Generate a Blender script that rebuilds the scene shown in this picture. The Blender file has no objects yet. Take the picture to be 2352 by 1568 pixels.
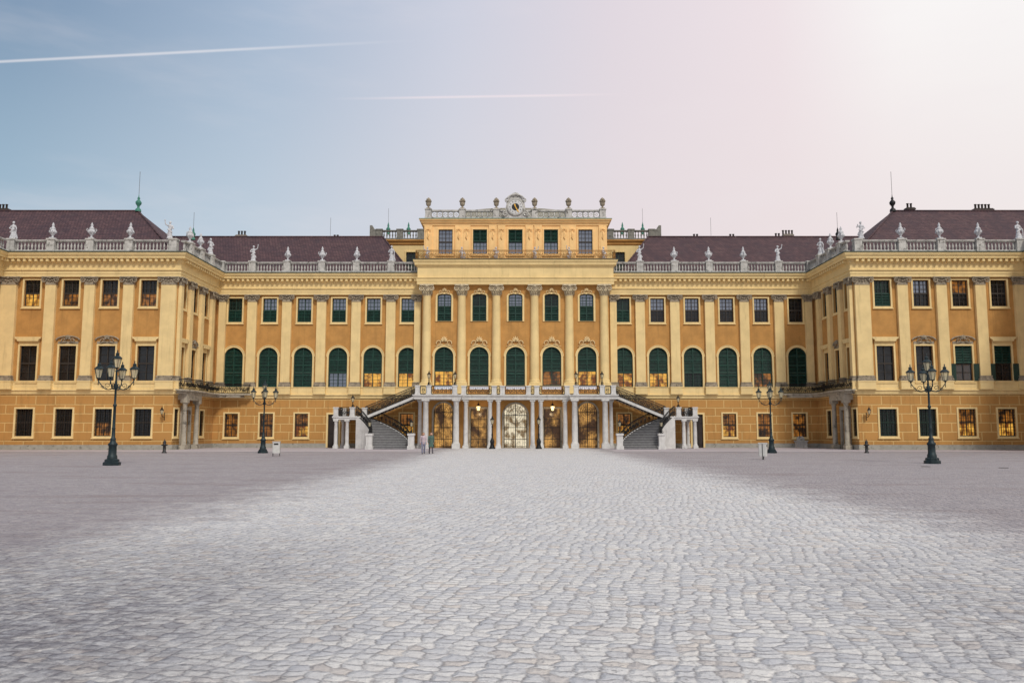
import bpy, math, random
from mathutils import Vector, Matrix
from mathutils.geometry import tessellate_polygon
random.seed(7)
PI=math.pi
sc=bpy.context.scene; C=sc.collection
def L(r,g,b):
    f=lambda c:(c/255/12.92) if c/255<=.04045 else ((c/255+.055)/1.055)**2.4
    return (f(r),f(g),f(b))
# ---------------------------------------------------------------- materials
MATS={}
def link(nt,a,b): nt.links.new(a,b)
def mth(nt,op,a,b=None,c=None,clamp=False):
    n=nt.nodes.new('ShaderNodeMath'); n.operation=op; n.use_clamp=clamp
    for i,x in enumerate((a,b,c)):
        if x is None: continue
        if isinstance(x,(int,float)): n.inputs[i].default_value=x
        else: nt.links.new(x,n.inputs[i])
    return n.outputs[0]
def mixc(nt,f,a,b,mode='MIX'):
    n=nt.nodes.new('ShaderNodeMix'); n.data_type='RGBA'; n.blend_type=mode
    for i,x in ((0,f),(6,a),(7,b)):
        if isinstance(x,(int,float)): n.inputs[i].default_value=x
        elif isinstance(x,tuple): n.inputs[i].default_value=x if len(x)==4 else (*x,1)
        else: nt.links.new(x,n.inputs[i])
    return n.outputs[2]
def mr(nt,v,a,b,c=0,d=1,smooth=True):
    n=nt.nodes.new('ShaderNodeMapRange')
    if smooth: n.interpolation_type='SMOOTHSTEP'
    nt.links.new(v,n.inputs[0])
    for i,x in enumerate((a,b,c,d)): n.inputs[i+1].default_value=x
    return n.outputs[0]
def newmat(name):
    m=bpy.data.materials.new(name); m.use_nodes=True; nt=m.node_tree
    return m,nt,nt.nodes['Principled BSDF']
def noise(nt,vec,scale,detail=4,rough=.6):
    n=nt.nodes.new('ShaderNodeTexNoise'); n.inputs['Scale'].default_value=scale
    n.inputs['Detail'].default_value=detail; n.inputs['Roughness'].default_value=rough
    if vec is not None: nt.links.new(vec,n.inputs['Vector'])
    return n.outputs['Fac']
def pos(nt): return nt.nodes.new('ShaderNodeNewGeometry').outputs['Position']
def scaled(nt,v,s):
    n=nt.nodes.new('ShaderNodeVectorMath'); n.operation='MULTIPLY'; nt.links.new(v,n.inputs[0]); n.inputs[1].default_value=s
    return n.outputs[0]
def mat(name,col,var=.12,scale=1.5,rough=.85,bump=.0,bscale=25,metal=0,streak=0.,dirt=None):
    m,nt,b=newmat(name); p=pos(nt)
    n=noise(nt,p,scale); f=mr(nt,n,.3,.7)
    c=mixc(nt,f,tuple(x*(1-var) for x in col),tuple(min(1,x*(1+var)) for x in col))
    if streak:
        s=noise(nt,scaled(nt,p,(2.2,2.2,.18)),1.3,5,.65)
        c=mixc(nt,mr(nt,s,.5,.8,0,streak),c,tuple(x*.35 for x in col))
    if dirt:
        s=noise(nt,p,dirt[0],6,.7)
        c=mixc(nt,mr(nt,s,dirt[1],dirt[1]+.16),c,dirt[2])
    link(nt,c,b.inputs['Base Color']); b.inputs['Roughness'].default_value=rough; b.inputs['Metallic'].default_value=metal
    if bump:
        bp=nt.nodes.new('ShaderNodeBump'); bp.inputs['Strength'].default_value=bump; bp.inputs['Distance'].default_value=.03
        link(nt,noise(nt,p,bscale,5,.7),bp.inputs['Height']); link(nt,bp.outputs[0],b.inputs['Normal'])
    MATS[name]=m; return m
OCH=L(190,141,78); CRE=L(232,206,148)
mat('ochre',OCH,.12,.9,.9,.7,16,streak=.4)
mat('cream',CRE,.07,.8,.85,.15,20,streak=.34)
mat('peach',L(246,204,140),.07,.9,.85,.1,20,streak=.15)
mat('stone',L(190,188,182),.18,2,.8,.2,18,streak=.7,dirt=(2.5,.53,L(84,82,76)))
mat('white_stone',L(206,205,202),.1,2,.75,.15,18,streak=.5,dirt=(2.2,.6,L(116,114,108)))
mat('portal_stone',L(168,160,144),.14,2,.8,.2,18,streak=.6,dirt=(2.2,.52,L(92,88,80)))
mat('grey_stone',L(156,144,124),.25,3,.85,.35,16,dirt=(5,.52,L(64,60,52)))
mat('rear_stone',L(128,126,118),.2,3,.85,.3,16,streak=.6,dirt=(4,.52,L(70,68,62)))
mat('ornament_stone',L(220,194,144),.2,5,.85,.2,20)
mat('dark_stone',L(96,94,88),.25,3,.85,.3,16)
mat('statue_stone',L(198,199,202),.2,6,.8,.2,25,dirt=(6,.55,L(92,92,96)))
mat('plinth',L(156,154,144),.12,2,.85,.3,12,dirt=(3,.55,L(96,92,82)))
mat('copper',L(46,66,58),.25,3,.6)
mat('verdigris',L(60,124,106),.2,6,.6)
mat('iron',L(20,21,22),.2,6,.55,metal=.2)
mat('lamp_green',L(30,46,50),.25,7,.5,.1,30,metal=.3)
mat('gold',L(150,108,52),.3,8,.45,metal=.4)
mat('shutter_green',L(13,58,47),.3,2.5,.5)
mat('sash_green',L(30,58,48),.15,3,.6)
mat('sash_dark',L(50,44,38),.15,3,.6)
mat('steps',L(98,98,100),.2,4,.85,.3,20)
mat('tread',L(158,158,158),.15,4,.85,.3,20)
mat('bin_white',L(200,200,196),.06,5,.6)
mat('black_paint',L(30,30,31),.15,7,.5)
mat('chimney',L(138,130,120),.2,2,.9,.3,12)
mat('chimney_dark',L(66,58,54),.2,2,.9,.3,12)
mat('door_wood',L(40,31,26),.2,5,.6)
mat('skin',L(196,150,125),.05,8,.6); mat('hair',L(92,74,62),.2,20,.7)
mat('coat_green',L(78,102,94),.15,9,.9); mat('coat_pale',L(186,170,176),.12,9,.9)
mat('trouser_blue',L(118,120,140),.12,9,.9); mat('trouser_dark',L(84,80,86),.12,9,.9)
mat('shoe',L(60,54,52),.1,9,.6)
mat('clock_white',L(208,208,206),.05,4,.6); mat('clock_black',L(20,20,22),.1,4,.5)
mat('rod',L(110,110,108),.1,4,.5,metal=.5)
def glass(name,col,rough):
    m,nt,b=newmat(name); p=pos(nt)
    f=mr(nt,noise(nt,p,1.1,3),.35,.65)
    c=mixc(nt,f,tuple(x*.55 for x in col),tuple(x*1.3 for x in col)); link(nt,c,b.inputs['Base Color'])
    b.inputs['Roughness'].default_value=rough
    MATS[name]=m
glass('glass_dark',L(32,34,36),.12)
glass('glass_green',L(18,38,34),.2)
m,nt,b=newmat('glass_sky'); b.inputs['Base Color'].default_value=(*L(136,144,156),1); b.inputs['Metallic'].default_value=.75; b.inputs['Roughness'].default_value=.12
bp=nt.nodes.new('ShaderNodeBump'); bp.inputs['Strength'].default_value=.25; bp.inputs['Distance'].default_value=.05
link(nt,noise(nt,pos(nt),1.4,2),bp.inputs['Height']); link(nt,bp.outputs[0],b.inputs['Normal']); MATS['glass_sky']=m
def litmat(name,hi,lo,st,sc_,a0=.38,a1=.62):
    m,nt,b=newmat(name); p=pos(nt)
    a=noise(nt,scaled(nt,p,(1,1,.8)),sc_,4,.6); f=mr(nt,a,a0,a1)
    c=mixc(nt,f,lo,hi); link(nt,c,b.inputs['Emission Color']); b.inputs['Emission Strength'].default_value=st
    b.inputs['Base Color'].default_value=(.05,.03,.02,1); b.inputs['Roughness'].default_value=.15; MATS[name]=m
litmat('lit',L(255,190,80),L(120,62,18),.85,1.6)
litmat('lit_dim',L(220,140,56),L(48,32,20),.45,1.5)
litmat('lit_hall',L(255,190,100),L(70,44,22),.75,.8,.4,.68)
litmat('day_through',L(246,232,200),L(120,96,60),.9,1.2,.38,.6)
litmat('bulb',L(255,225,160),L(255,215,140),3.0,1)
m,nt,b=newmat('lantern_glass'); b.inputs['Base Color'].default_value=(*L(225,215,180),1); b.inputs['Roughness'].default_value=.15; b.inputs['Alpha'].default_value=.55; MATS['lantern_glass']=m
m,nt,b=newmat('rustic'); p=pos(nt); sx=nt.nodes.new('ShaderNodeSeparateXYZ'); link(nt,p,sx.inputs[0])
cx=nt.nodes.new('ShaderNodeCombineXYZ'); link(nt,mth(nt,'ADD',sx.outputs[0],sx.outputs[1]),cx.inputs[0]); link(nt,mth(nt,'ADD',sx.outputs[2],.03),cx.inputs[1])
br=nt.nodes.new('ShaderNodeTexBrick'); link(nt,cx.outputs[0],br.inputs['Vector'])
for k,v in (('Scale',1),('Mortar Size',.055),('Mortar Smooth',.15),('Brick Width',1.96),('Row Height',.9),('Bias',0)): br.inputs[k].default_value=v
br.inputs['Color1'].default_value=(*[x*.93 for x in OCH],1); br.inputs['Color2'].default_value=(*[x*1.04 for x in OCH],1); br.inputs['Mortar'].default_value=(*L(218,182,118),1)
s=noise(nt,scaled(nt,p,(2,2,.3)),1.2,5,.65); c=mixc(nt,mr(nt,s,.48,.8,0,.45),br.outputs['Color'],tuple(x*.45 for x in OCH))
low=mr(nt,sx.outputs[2],.4,1.8,.4,0); c=mixc(nt,mth(nt,'MULTIPLY',low,noise(nt,p,1.4,5,.7)),c,tuple(x*.4 for x in OCH))
link(nt,c,b.inputs['Base Color']); b.inputs['Roughness'].default_value=.9
bp=nt.nodes.new('ShaderNodeBump'); bp.inputs['Strength'].default_value=.8; bp.inputs['Distance'].default_value=.05
link(nt,mth(nt,'ADD',mth(nt,'MULTIPLY',br.outputs['Fac'],-1.0),mth(nt,'MULTIPLY',noise(nt,p,16,5,.7),.6)),bp.inputs['Height']); link(nt,bp.outputs[0],b.inputs['Normal']); MATS['rustic']=m
m,nt,b=newmat('roof'); p=pos(nt); sx=nt.nodes.new('ShaderNodeSeparateXYZ'); link(nt,p,sx.inputs[0])
cx=nt.nodes.new('ShaderNodeCombineXYZ'); link(nt,mth(nt,'ADD',sx.outputs[0],sx.outputs[1]),cx.inputs[0]); link(nt,sx.outputs[2],cx.inputs[1])
br=nt.nodes.new('ShaderNodeTexBrick'); link(nt,cx.outputs[0],br.inputs['Vector'])
for k,v in (('Scale',1),('Mortar Size',.025),('Mortar Smooth',.4),('Brick Width',.34),('Row Height',.24)): br.inputs[k].default_value=v
br.inputs['Color1'].default_value=(*L(76,53,58),1); br.inputs['Color2'].default_value=(*L(98,71,73),1); br.inputs['Mortar'].default_value=(*L(42,31,35),1)
c=mixc(nt,mr(nt,noise(nt,p,.5,6,.7),.42,.66,0,.6),br.outputs['Color'],L(58,44,53))
c=mixc(nt,mr(nt,noise(nt,scaled(nt,p,(1.5,1.5,.3)),1.2,5,.7),.55,.75,0,.35),c,L(120,104,96))
link(nt,c,b.inputs['Base Color']); b.inputs['Roughness'].default_value=.8
bp=nt.nodes.new('ShaderNodeBump'); bp.inputs['Strength'].default_value=.8; bp.inputs['Distance'].default_value=.03
link(nt,mth(nt,'MULTIPLY',br.outputs['Fac'],-1.0),bp.inputs['Height']); link(nt,bp.outputs[0],b.inputs['Normal']); MATS['roof']=m
# courtyard paving: worn pale cobbles in the middle, dusty grey setts at the sides
m,nt,b=newmat('cobbles'); p=pos(nt); sx=nt.nodes.new('ShaderNodeSeparateXYZ'); link(nt,p,sx.inputs[0])
wob=nt.nodes.new('ShaderNodeTexNoise'); wob.inputs['Scale'].default_value=.7; wob.inputs['Detail'].default_value=3; link(nt,p,wob.inputs['Vector'])
wv=nt.nodes.new('ShaderNodeVectorMath'); wv.operation='MULTIPLY_ADD'; link(nt,wob.outputs['Color'],wv.inputs[0]); wv.inputs[1].default_value=(.55,.55,0); link(nt,p,wv.inputs[2])
wo2=nt.nodes.new('ShaderNodeTexNoise'); wo2.inputs['Scale'].default_value=11; wo2.inputs['Detail'].default_value=4; link(nt,p,wo2.inputs['Vector'])
wv2=nt.nodes.new('ShaderNodeVectorMath'); wv2.operation='MULTIPLY_ADD'; link(nt,wo2.outputs['Color'],wv2.inputs[0]); wv2.inputs[1].default_value=(.085,.085,0); link(nt,wv.outputs[0],wv2.inputs[2])
rot=nt.nodes.new('ShaderNodeVectorRotate'); rot.rotation_type='Z_AXIS'; rot.inputs['Angle'].default_value=.2; link(nt,wv2.outputs[0],rot.inputs['Vector'])
q=scaled(nt,rot.outputs[0],(5.7,7.0,0))
def voro(feat):
    v=nt.nodes.new('ShaderNodeTexVoronoi'); v.feature=feat; v.voronoi_dimensions='2D'; v.inputs['Scale'].default_value=1; v.inputs['Randomness'].default_value=.45; link(nt,q,v.inputs['Vector']); return v
ed=voro('DISTANCE_TO_EDGE'); ce=voro('F1'); sp_=nt.nodes.new('ShaderNodeSeparateColor'); link(nt,ce.outputs['Color'],sp_.inputs[0])
fine=noise(nt,p,30,6,.78); med=noise(nt,p,5,6,.75); big=noise(nt,p,.38,6,.75); spk=noise(nt,p,13,6,.8); patch=noise(nt,p,1.7,6,.8)
ax=mth(nt,'ABSOLUTE',mth(nt,'SUBTRACT',sx.outputs[0],.55)); ax=mth(nt,'ADD',ax,mth(nt,'MULTIPLY',mth(nt,'SUBTRACT',noise(nt,p,.4,8,.78),.5),6.0)); ax=mth(nt,'ADD',ax,mth(nt,'MULTIPLY',mth(nt,'SUBTRACT',patch,.5),5.0))
pm_=mr(nt,ax,5.4,9.4,1,0)
near=mr(nt,sx.outputs[1],-87,-70,1,0)
tops=mixc(nt,sp_.outputs[0],L(206,207,211),L(234,232,229)); tops=mixc(nt,mr(nt,sp_.outputs[1],.82,.95,0,.4),tops,L(214,198,182))
side=mixc(nt,sp_.outputs[0],L(160,154,158),L(178,171,172)); side=mixc(nt,mr(nt,noise(nt,scaled(nt,p,(.15,.5,1)),1,6,.75),.48,.66,0,.6),side,L(144,130,128))
side=mixc(nt,mr(nt,patch,.48,.66,0,.4),side,L(128,121,126)); side=mixc(nt,mr(nt,spk,.3,.44,.4,0),side,L(200,194,194))
c=mixc(nt,pm_,side,tops)
c=mixc(nt,mr(nt,fine,.5,.68,0,.5),c,L(156,155,160))
gf=mr(nt,ed.outputs['Distance'],.0,.13,1,0)
c=mixc(nt,mth(nt,'MULTIPLY',gf,mr(nt,med,.38,.6,.12,.72)),c,L(112,109,113))
wear=mth(nt,'MULTIPLY',mr(nt,spk,.54,.63,0,.8),mr(nt,big,.4,.62,.25,.75)); wear=mth(nt,'MULTIPLY',wear,mr(nt,pm_,0,1,.45,1))
c=mixc(nt,wear,c,L(104,101,107))
c=mixc(nt,mth(nt,'MULTIPLY',mr(nt,patch,.52,.66,0,.35),mr(nt,big,.4,.62,.3,.8)),c,L(152,150,156))
left=mth(nt,'MULTIPLY',mr(nt,sx.outputs[0],-4.2,-.6,1,0),mr(nt,sx.outputs[1],-87,-76,1,0)); c=mixc(nt,mth(nt,'MULTIPLY',left,mr(nt,med,.35,.6,.25,.8)),c,L(100,97,106))  # dark patches plus lens corner darkening painted into the near left paving
right=mth(nt,'MULTIPLY',mr(nt,sx.outputs[0],2.0,5.0,0,1),mr(nt,sx.outputs[1],-87,-78,1,0)); c=mixc(nt,mth(nt,'MULTIPLY',right,mr(nt,med,.35,.65,.1,.55)),c,L(108,105,113))  # lens vignette painted into the colour of the near right paving
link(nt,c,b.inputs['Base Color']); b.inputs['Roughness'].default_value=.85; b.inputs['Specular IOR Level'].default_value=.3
h=mth(nt,'ADD',mth(nt,'MULTIPLY',mr(nt,ed.outputs['Distance'],0,.3,0,1),.9),mth(nt,'MULTIPLY',med,1.2)); h=mth(nt,'ADD',h,mth(nt,'MULTIPLY',fine,.7)); h=mth(nt,'ADD',h,mth(nt,'MULTIPLY',sp_.outputs[2],.4))
bp=nt.nodes.new('ShaderNodeBump'); bp.inputs['Strength'].default_value=1.0; bp.inputs['Distance'].default_value=.024
link(nt,h,bp.inputs['Height']); link(nt,bp.outputs[0],b.inputs['Normal']); MATS['cobbles']=m
mat('apron',L(176,169,174),.08,.6,.85,.4,14,dirt=(1.2,.52,L(152,145,151)))
# ---------------------------------------------------------------- mesh builder
class MB:
    def __init__(s): s.v=[];s.f=[];s.sm=[]
    def add(s,vs,fs,smooth=False,M=None):
        o=len(s.v)
        s.v+=[tuple(M@Vector(p)) if M is not None else tuple(p) for p in vs]
        for f in fs: s.f.append([i+o for i in f]); s.sm.append(smooth)
        return s
    def box(s,x0,x1,y0,y1,z0,z1,M=None):
        return s.add([(x0,y0,z0),(x1,y0,z0),(x1,y1,z0),(x0,y1,z0),(x0,y0,z1),(x1,y0,z1),(x1,y1,z1),(x0,y1,z1)],
            [(0,3,2,1),(4,5,6,7),(0,1,5,4),(1,2,6,5),(2,3,7,6),(3,0,4,7)],M=M)
    def lathe(s,prof,seg=12,c=(0,0,0),smooth=True,M=None,rot=0,sx=1,sy=1):
        vs=[];fs=[];n=len(prof)
        for r,z in prof:
            for k in range(seg):
                a=rot+2*PI*k/seg; vs.append((c[0]+r*math.cos(a)*sx,c[1]+r*math.sin(a)*sy,c[2]+z))
        for i in range(n-1):
            for k in range(seg):
                k2=(k+1)%seg; fs.append((i*seg+k,i*seg+k2,(i+1)*seg+k2,(i+1)*seg+k))
        s.add(vs,fs,smooth,M)
        s.add([vs[k] for k in range(seg)][::-1],[tuple(range(seg))],False,M); s.add(vs[-seg:],[tuple(range(seg))],False,M)
        return s
    def tube(s,pts,r,seg=6,closed=False,smooth=True,M=None):
        P=[Vector(p) for p in pts]; n=len(P); rr=r if isinstance(r,(list,tuple)) else [r]*n
        prev=None; vs=[]
        for i in range(n):
            if closed: t=(P[(i+1)%n]-P[i-1])
            else: t=P[min(i+1,n-1)]-P[max(i-1,0)]
            t.normalize()
            if prev is None:
                up=Vector((0,1,0)) if abs(t.y)<.9 else Vector((0,0,1)); a=t.cross(up).normalized()
            else: a=(prev-t*prev.dot(t)).normalized()
            prev=a; b=t.cross(a)
            for k in range(seg):
                an=2*PI*(k+.5)/seg; vs.append(P[i]+(a*math.cos(an)+b*math.sin(an))*rr[i])
        fs=[]
        for i in range(n if closed else n-1):
            j=(i+1)%n
            for k in range(seg): k2=(k+1)%seg; fs.append((i*seg+k,i*seg+k2,j*seg+k2,j*seg+k))
        if not closed: fs.append(tuple(range(seg))[::-1]); fs.append(tuple((n-1)*seg+k for k in range(seg)))
        return s.add(vs,fs,smooth and seg>4,M)
    def ring(s,c,R,r,seg=12,ts=4,sz=1):
        return s.tube([(c[0]+R*math.cos(2*PI*k/seg),c[1],c[2]+R*sz*math.sin(2*PI*k/seg)) for k in range(seg)],r,ts,True)
    def spiral(s,c,r0,r1,a0,a1,r,n=12,ts=4):
        pts=[]
        for k in range(n+1):
            t=k/n; R=r0+(r1-r0)*t; a=a0+(a1-a0)*t; pts.append((c[0]+R*math.cos(a),c[1],c[2]+R*math.sin(a)))
        return s.tube(pts,r,ts)
    def ball(s,c,r,seg=8,rings=6,sx=1,sy=1,sz=1):
        prof=[(max(.001,r*math.sin(PI*i/rings)),-r*sz*math.cos(PI*i/rings)) for i in range(rings+1)]
        return s.lathe(prof,seg,c,True,sx=sx,sy=sy)
    def cap(s,p0,r0,p1,r1,seg=10):
        P0=Vector(p0);P1=Vector(p1); s.tube([P0,P0.lerp(P1,.5),P1],[r0,(r0+r1)/2,r1],seg); s.ball(p0,r0,seg,8); s.ball(p1,r1,seg,8); return s
    def prism(s,pl,y0,y1,M=None):
        n=len(pl); vs=[(x,y0,z) for x,z in pl]+[(x,y1,z) for x,z in pl]
        fs=[tuple(range(n)),tuple(range(n,2*n))[::-1]]+[(i,i+n,(i+1)%n+n,(i+1)%n) for i in range(n)]
        return s.add(vs,fs,M=M)
    def slab(s,pl,z0,z1):
        n=len(pl); vs=[(x,y,z0) for x,y in pl]+[(x,y,z1) for x,y in pl]
        fs=[tuple(range(n))[::-1],tuple(range(n,2*n))]+[(i,(i+1)%n,(i+1)%n+n,i+n) for i in range(n)]
        return s.add(vs,fs)
    def band(s,inn,out,y0,y1,closed=True):
        n=len(inn); vs=[(x,y0,z) for x,z in inn]+[(x,y0,z) for x,z in out]+[(x,y1,z) for x,z in inn]+[(x,y1,z) for x,z in out]; fs=[]
        for i in range(n if closed else n-1):
            j=(i+1)%n
            fs+=[(i,j,n+j,n+i),(i,2*n+i,2*n+j,j),(n+i,n+j,3*n+j,3*n+i)]
        return s.add(vs,fs)
    def sweep(s,prof,path,caps=True):
        n=len(path); m=len(prof); vs=[]
        nr=[]
        for i in range(n-1):
            d=(Vector(path[i+1])-Vector(path[i])).normalized(); nr.append(Vector((d.y,-d.x)))
        for i in range(n):
            if i==0: q=nr[0]
            elif i==n-1: q=nr[-1]
            else: q=(nr[i-1]+nr[i])/(1+nr[i-1].dot(nr[i]))
            for o,z in prof: vs.append((path[i][0]+q.x*o,path[i][1]+q.y*o,z))
        fs=[(i*m+j,(i+1)*m+j,(i+1)*m+j+1,i*m+j+1) for i in range(n-1) for j in range(m-1)]
        if caps: fs+=[tuple(range(m)),tuple((n-1)*m+j for j in range(m))[::-1]]
        return s.add(vs,fs)
    def mesh(s,name,mt):
        me=bpy.data.meshes.new(name); me.from_pydata(s.v,[],s.f)
        me.polygons.foreach_set('use_smooth',s.sm); me.materials.append(MATS[mt]); me.update(); return me
def obj(name,me,parent=None,loc=(0,0,0),rz=0,mt=None):
    if isinstance(me,MB): me=me.mesh(name,mt)
    o=bpy.data.objects.new(name,me); C.objects.link(o); o.location=loc; o.rotation_euler=(0,0,rz)
    if parent: o.parent=parent
    return o
def thing(name,label,cat,loc=(0,0,0),rz=0,group=None):
    o=bpy.data.objects.new(name,None); C.objects.link(o); o.location=loc; o.rotation_euler=(0,0,rz); o.empty_display_size=.2
    o['label']=label; o['category']=cat
    if group: o['group']=group
    return o
def tag(o,label,cat,group=None):
    o['label']=label; o['category']=cat
    if group: o['group']=group
    return o
def dup(root,loc,rz=0,label=None,group=None):
    r=root.copy(); C.objects.link(r); r.location=loc; r.rotation_euler=(0,0,rz)
    if label: r['label']=label
    if group: r['group']=group
    for ch in list(root.children):
        c=ch.copy(); C.objects.link(c); c.parent=r
        for g in list(ch.children):
            d=g.copy(); C.objects.link(d); d.parent=c
    return r
def remesh(mb,name,mt,vox,smooth=2):
    me=mb.mesh(name,mt); o=bpy.data.objects.new('temporary',me); C.objects.link(o)
    md=o.modifiers.new('r','REMESH'); md.mode='VOXEL'; md.voxel_size=vox; md.use_smooth_shade=True
    if smooth: sm=o.modifiers.new('s','SMOOTH'); sm.iterations=smooth; sm.factor=.5
    dg=bpy.context.evaluated_depsgraph_get(); dg.update(); nm=bpy.data.meshes.new_from_object(o.evaluated_get(dg)); nm.name=name
    bpy.data.objects.remove(o)
    nm.materials.clear(); nm.materials.append(MATS[mt]); return nm
# ---------------------------------------------------------------- setting
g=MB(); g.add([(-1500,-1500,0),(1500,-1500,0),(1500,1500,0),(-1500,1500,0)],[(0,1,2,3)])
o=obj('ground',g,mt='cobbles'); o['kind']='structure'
lf=[];rt=[]; y=-120
while y<-6:
    lf.append((-7.2+random.uniform(-.18,.18),y)); rt.append((8.3+random.uniform(-.2,.2),y)); y+=.35
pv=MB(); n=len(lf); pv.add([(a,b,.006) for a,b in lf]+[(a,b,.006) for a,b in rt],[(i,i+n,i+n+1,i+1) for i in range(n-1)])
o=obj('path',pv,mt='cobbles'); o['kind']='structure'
for x0,x1 in ((-52,-8.0),(9.0,52)):
    ap=MB(); ap.add([(x0,-20,.012),(x1,-20,.012),(x1,3,.012),(x0,3,.012)],[(0,1,2,3)])
    o=obj('pavement',ap,mt='apron'); o['kind']='structure'
# ---------------------------------------------------------------- palace
pal=thing('palace','long ochre and cream baroque palace with green shutters and brown roofs around the courtyard','palace')
XW=34.1; YW=-11.0; YR=-1.2; XR=10.55
FR={'back':(0,0,0),'ris':(0,YR,0),'wing':(0,YW,0),'sl':(-XW,0,PI/2),'sr':(XW,0,-PI/2)}
def P(fr,u,z,out=0):
    x,y,rz=FR[fr]; c,s_=math.cos(rz),math.sin(rz); return (x+u*c+out*s_,y+u*s_-out*c,z)
def archpts(w,h,n=14,cx=0,z0=0,rise=None):
    r=w/2; k=1 if rise is None else rise/r; zs=z0+h-r*k
    p=[(cx-r,z0),(cx+r,z0)]
    for i in range(n+1):
        a=PI*i/n; p.append((cx+r*math.cos(a),zs+r*k*math.sin(a)))
    return p
def rectpts(w,h,cx=0,z0=0): return [(cx-w/2,z0),(cx+w/2,z0),(cx+w/2,z0+h),(cx-w/2,z0+h)]
def hole(cx,z0,w,h,kind='r'):
    return rectpts(w,h,cx,z0) if kind=='r' else archpts(w,h,14,cx,z0,.32*w/2 if kind=='s' else None)
def wall(name,fr,u0,u1,z0,z1,holes,mt,depth=.36,yo=0):
    outer=[(u0,z0),(u1,z0),(u1,z1),(u0,z1)]; loops=[outer]+holes
    tri=tessellate_polygon([[Vector((a,b,0)) for a,b in lp] for lp in loops])
    flat=[p for lp in loops for p in lp]; mb=MB(); mb.add([(a,yo,b) for a,b in flat],[tuple(t) for t in tri])
    for h in holes:
        k=len(h); mb.add([(a,yo,b) for a,b in h]+[(a,yo+depth,b) for a,b in h],[(i,(i+1)%k,(i+1)%k+k,i+k) for i in range(k)])
    x,y,rz=FR[fr]; return obj(name,mb,pal,(x,y,0),rz,mt)
BU=[12.25+3.95*k for k in range(6)]; BP=[14.2+3.955*k for k in range(5)]
WU=[37.05+3.93*k for k in range(4)]; WP=[39.0+3.93*k for k in range(3)]
SU=[9.6,6.55,3.5]; SP=[8.07,5.03,1.95]
GB=[12.25,24.1,28.05,32.0]
ZS=5.85
for sg in (-1,1):
    a,b=sorted((sg*XR,sg*XW))
    wall('ground_floor_wall','back',a,b,0,ZS,[hole(sg*u,1.22,1.5,2.6) for u in GB]+[hole(sg*20.5,.03,1.2,3.7)],'rustic')
    wall('upper_wall','back',a,b,ZS,18,[hole(sg*u,6.8,2.12,4.5,'a') for u in BU]+[hole(sg*u,14.2,1.58,2.75) for u in BU],'ochre')
    a,b=sorted((sg*XW,sg*52))
    wall('ground_floor_wall','wing',a,b,0,ZS,[hole(sg*u,1.35,1.72,2.7) for u in WU],'rustic')
    wall('upper_wall','wing',a,b,ZS,18,[hole(sg*u,6.85,1.72,3.5) for u in WU]+[hole(sg*u,14.35,1.62,2.68) for u in WU],'ochre')
    fr='sl' if sg<0 else 'sr'; d=-1 if sg<0 else 1
    a,b=sorted((0,d*11))
    wall('ground_floor_wall',fr,a,b,0,ZS,[hole(d*10.25,1.35,1.0,2.7),hole(d*3.5,1.35,1.2,2.7),hole(d*8.0,.03,1.7,4.0)],'rustic')
    wall('upper_wall',fr,a,b,ZS,18,[hole(d*u,6.85,1.3,3.5) for u in SU]+[hole(d*u,14.35,1.25,2.68) for u in SU],'ochre')
    mb=MB(); x0,x1=sorted((sg*52,sg*64)); mb.box(x0,x1,-30,YW,ZS,18); obj('flank_wall',mb,pal,mt='ochre')
    mb=MB(); mb.box(x0+.0,x1,-30,YW,0,ZS-.002); obj('flank_base',mb,pal,mt='rustic')
RU=[-8.02,-4.07,0,4.07,8.02]
wall('ground_floor_wall','ris',-XR,XR,0,ZS,[hole(-8.02,.03,2.15,4.95,'a'),hole(8.02,.03,2.15,4.95,'a'),hole(-4.07,.03,1.85,4.3),hole(4.07,.03,1.85,4.3),hole(0,.03,2.6,4.85,'a')],'ochre')
wall('upper_wall','ris',-XR,XR,ZS,18.4,[hole(u,6.5,2.12,4.75,'a') for u in RU]+[hole(u,14.15,1.58,3.1,'s') for u in RU],'ochre')
FR['att']=(0,-.55,0); FR['back2']=(0,9,0)
wall('attic_wall','att',-10.5,10.5,21.0,25.6,[hole(u,22.0,1.62,2.85) for u in RU],'peach')
for sg in (-1,1):
    mb=MB(); x0,x1=sorted((sg*XR,sg*(XR-.3))); mb.box(x0,x1,YR+.003,1,0,18.4); obj('return_wall',mb,pal,mt='cream')
    mb=MB(); x0,x1=sorted((sg*10.5,sg*10.2)); mb.box(x0,x1,-.547,8,21,25.6); obj('return_wall',mb,pal,mt='cream')
pathL=[(-52,-30),(-52,YW),(-XW,YW),(-XW,0),(-XR,0)]; pathR=[(-x,y) for x,y in pathL][::-1]
pathC=[(-XR,.4),(-XR,YR),(XR,YR),(XR,.4)]
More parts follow.
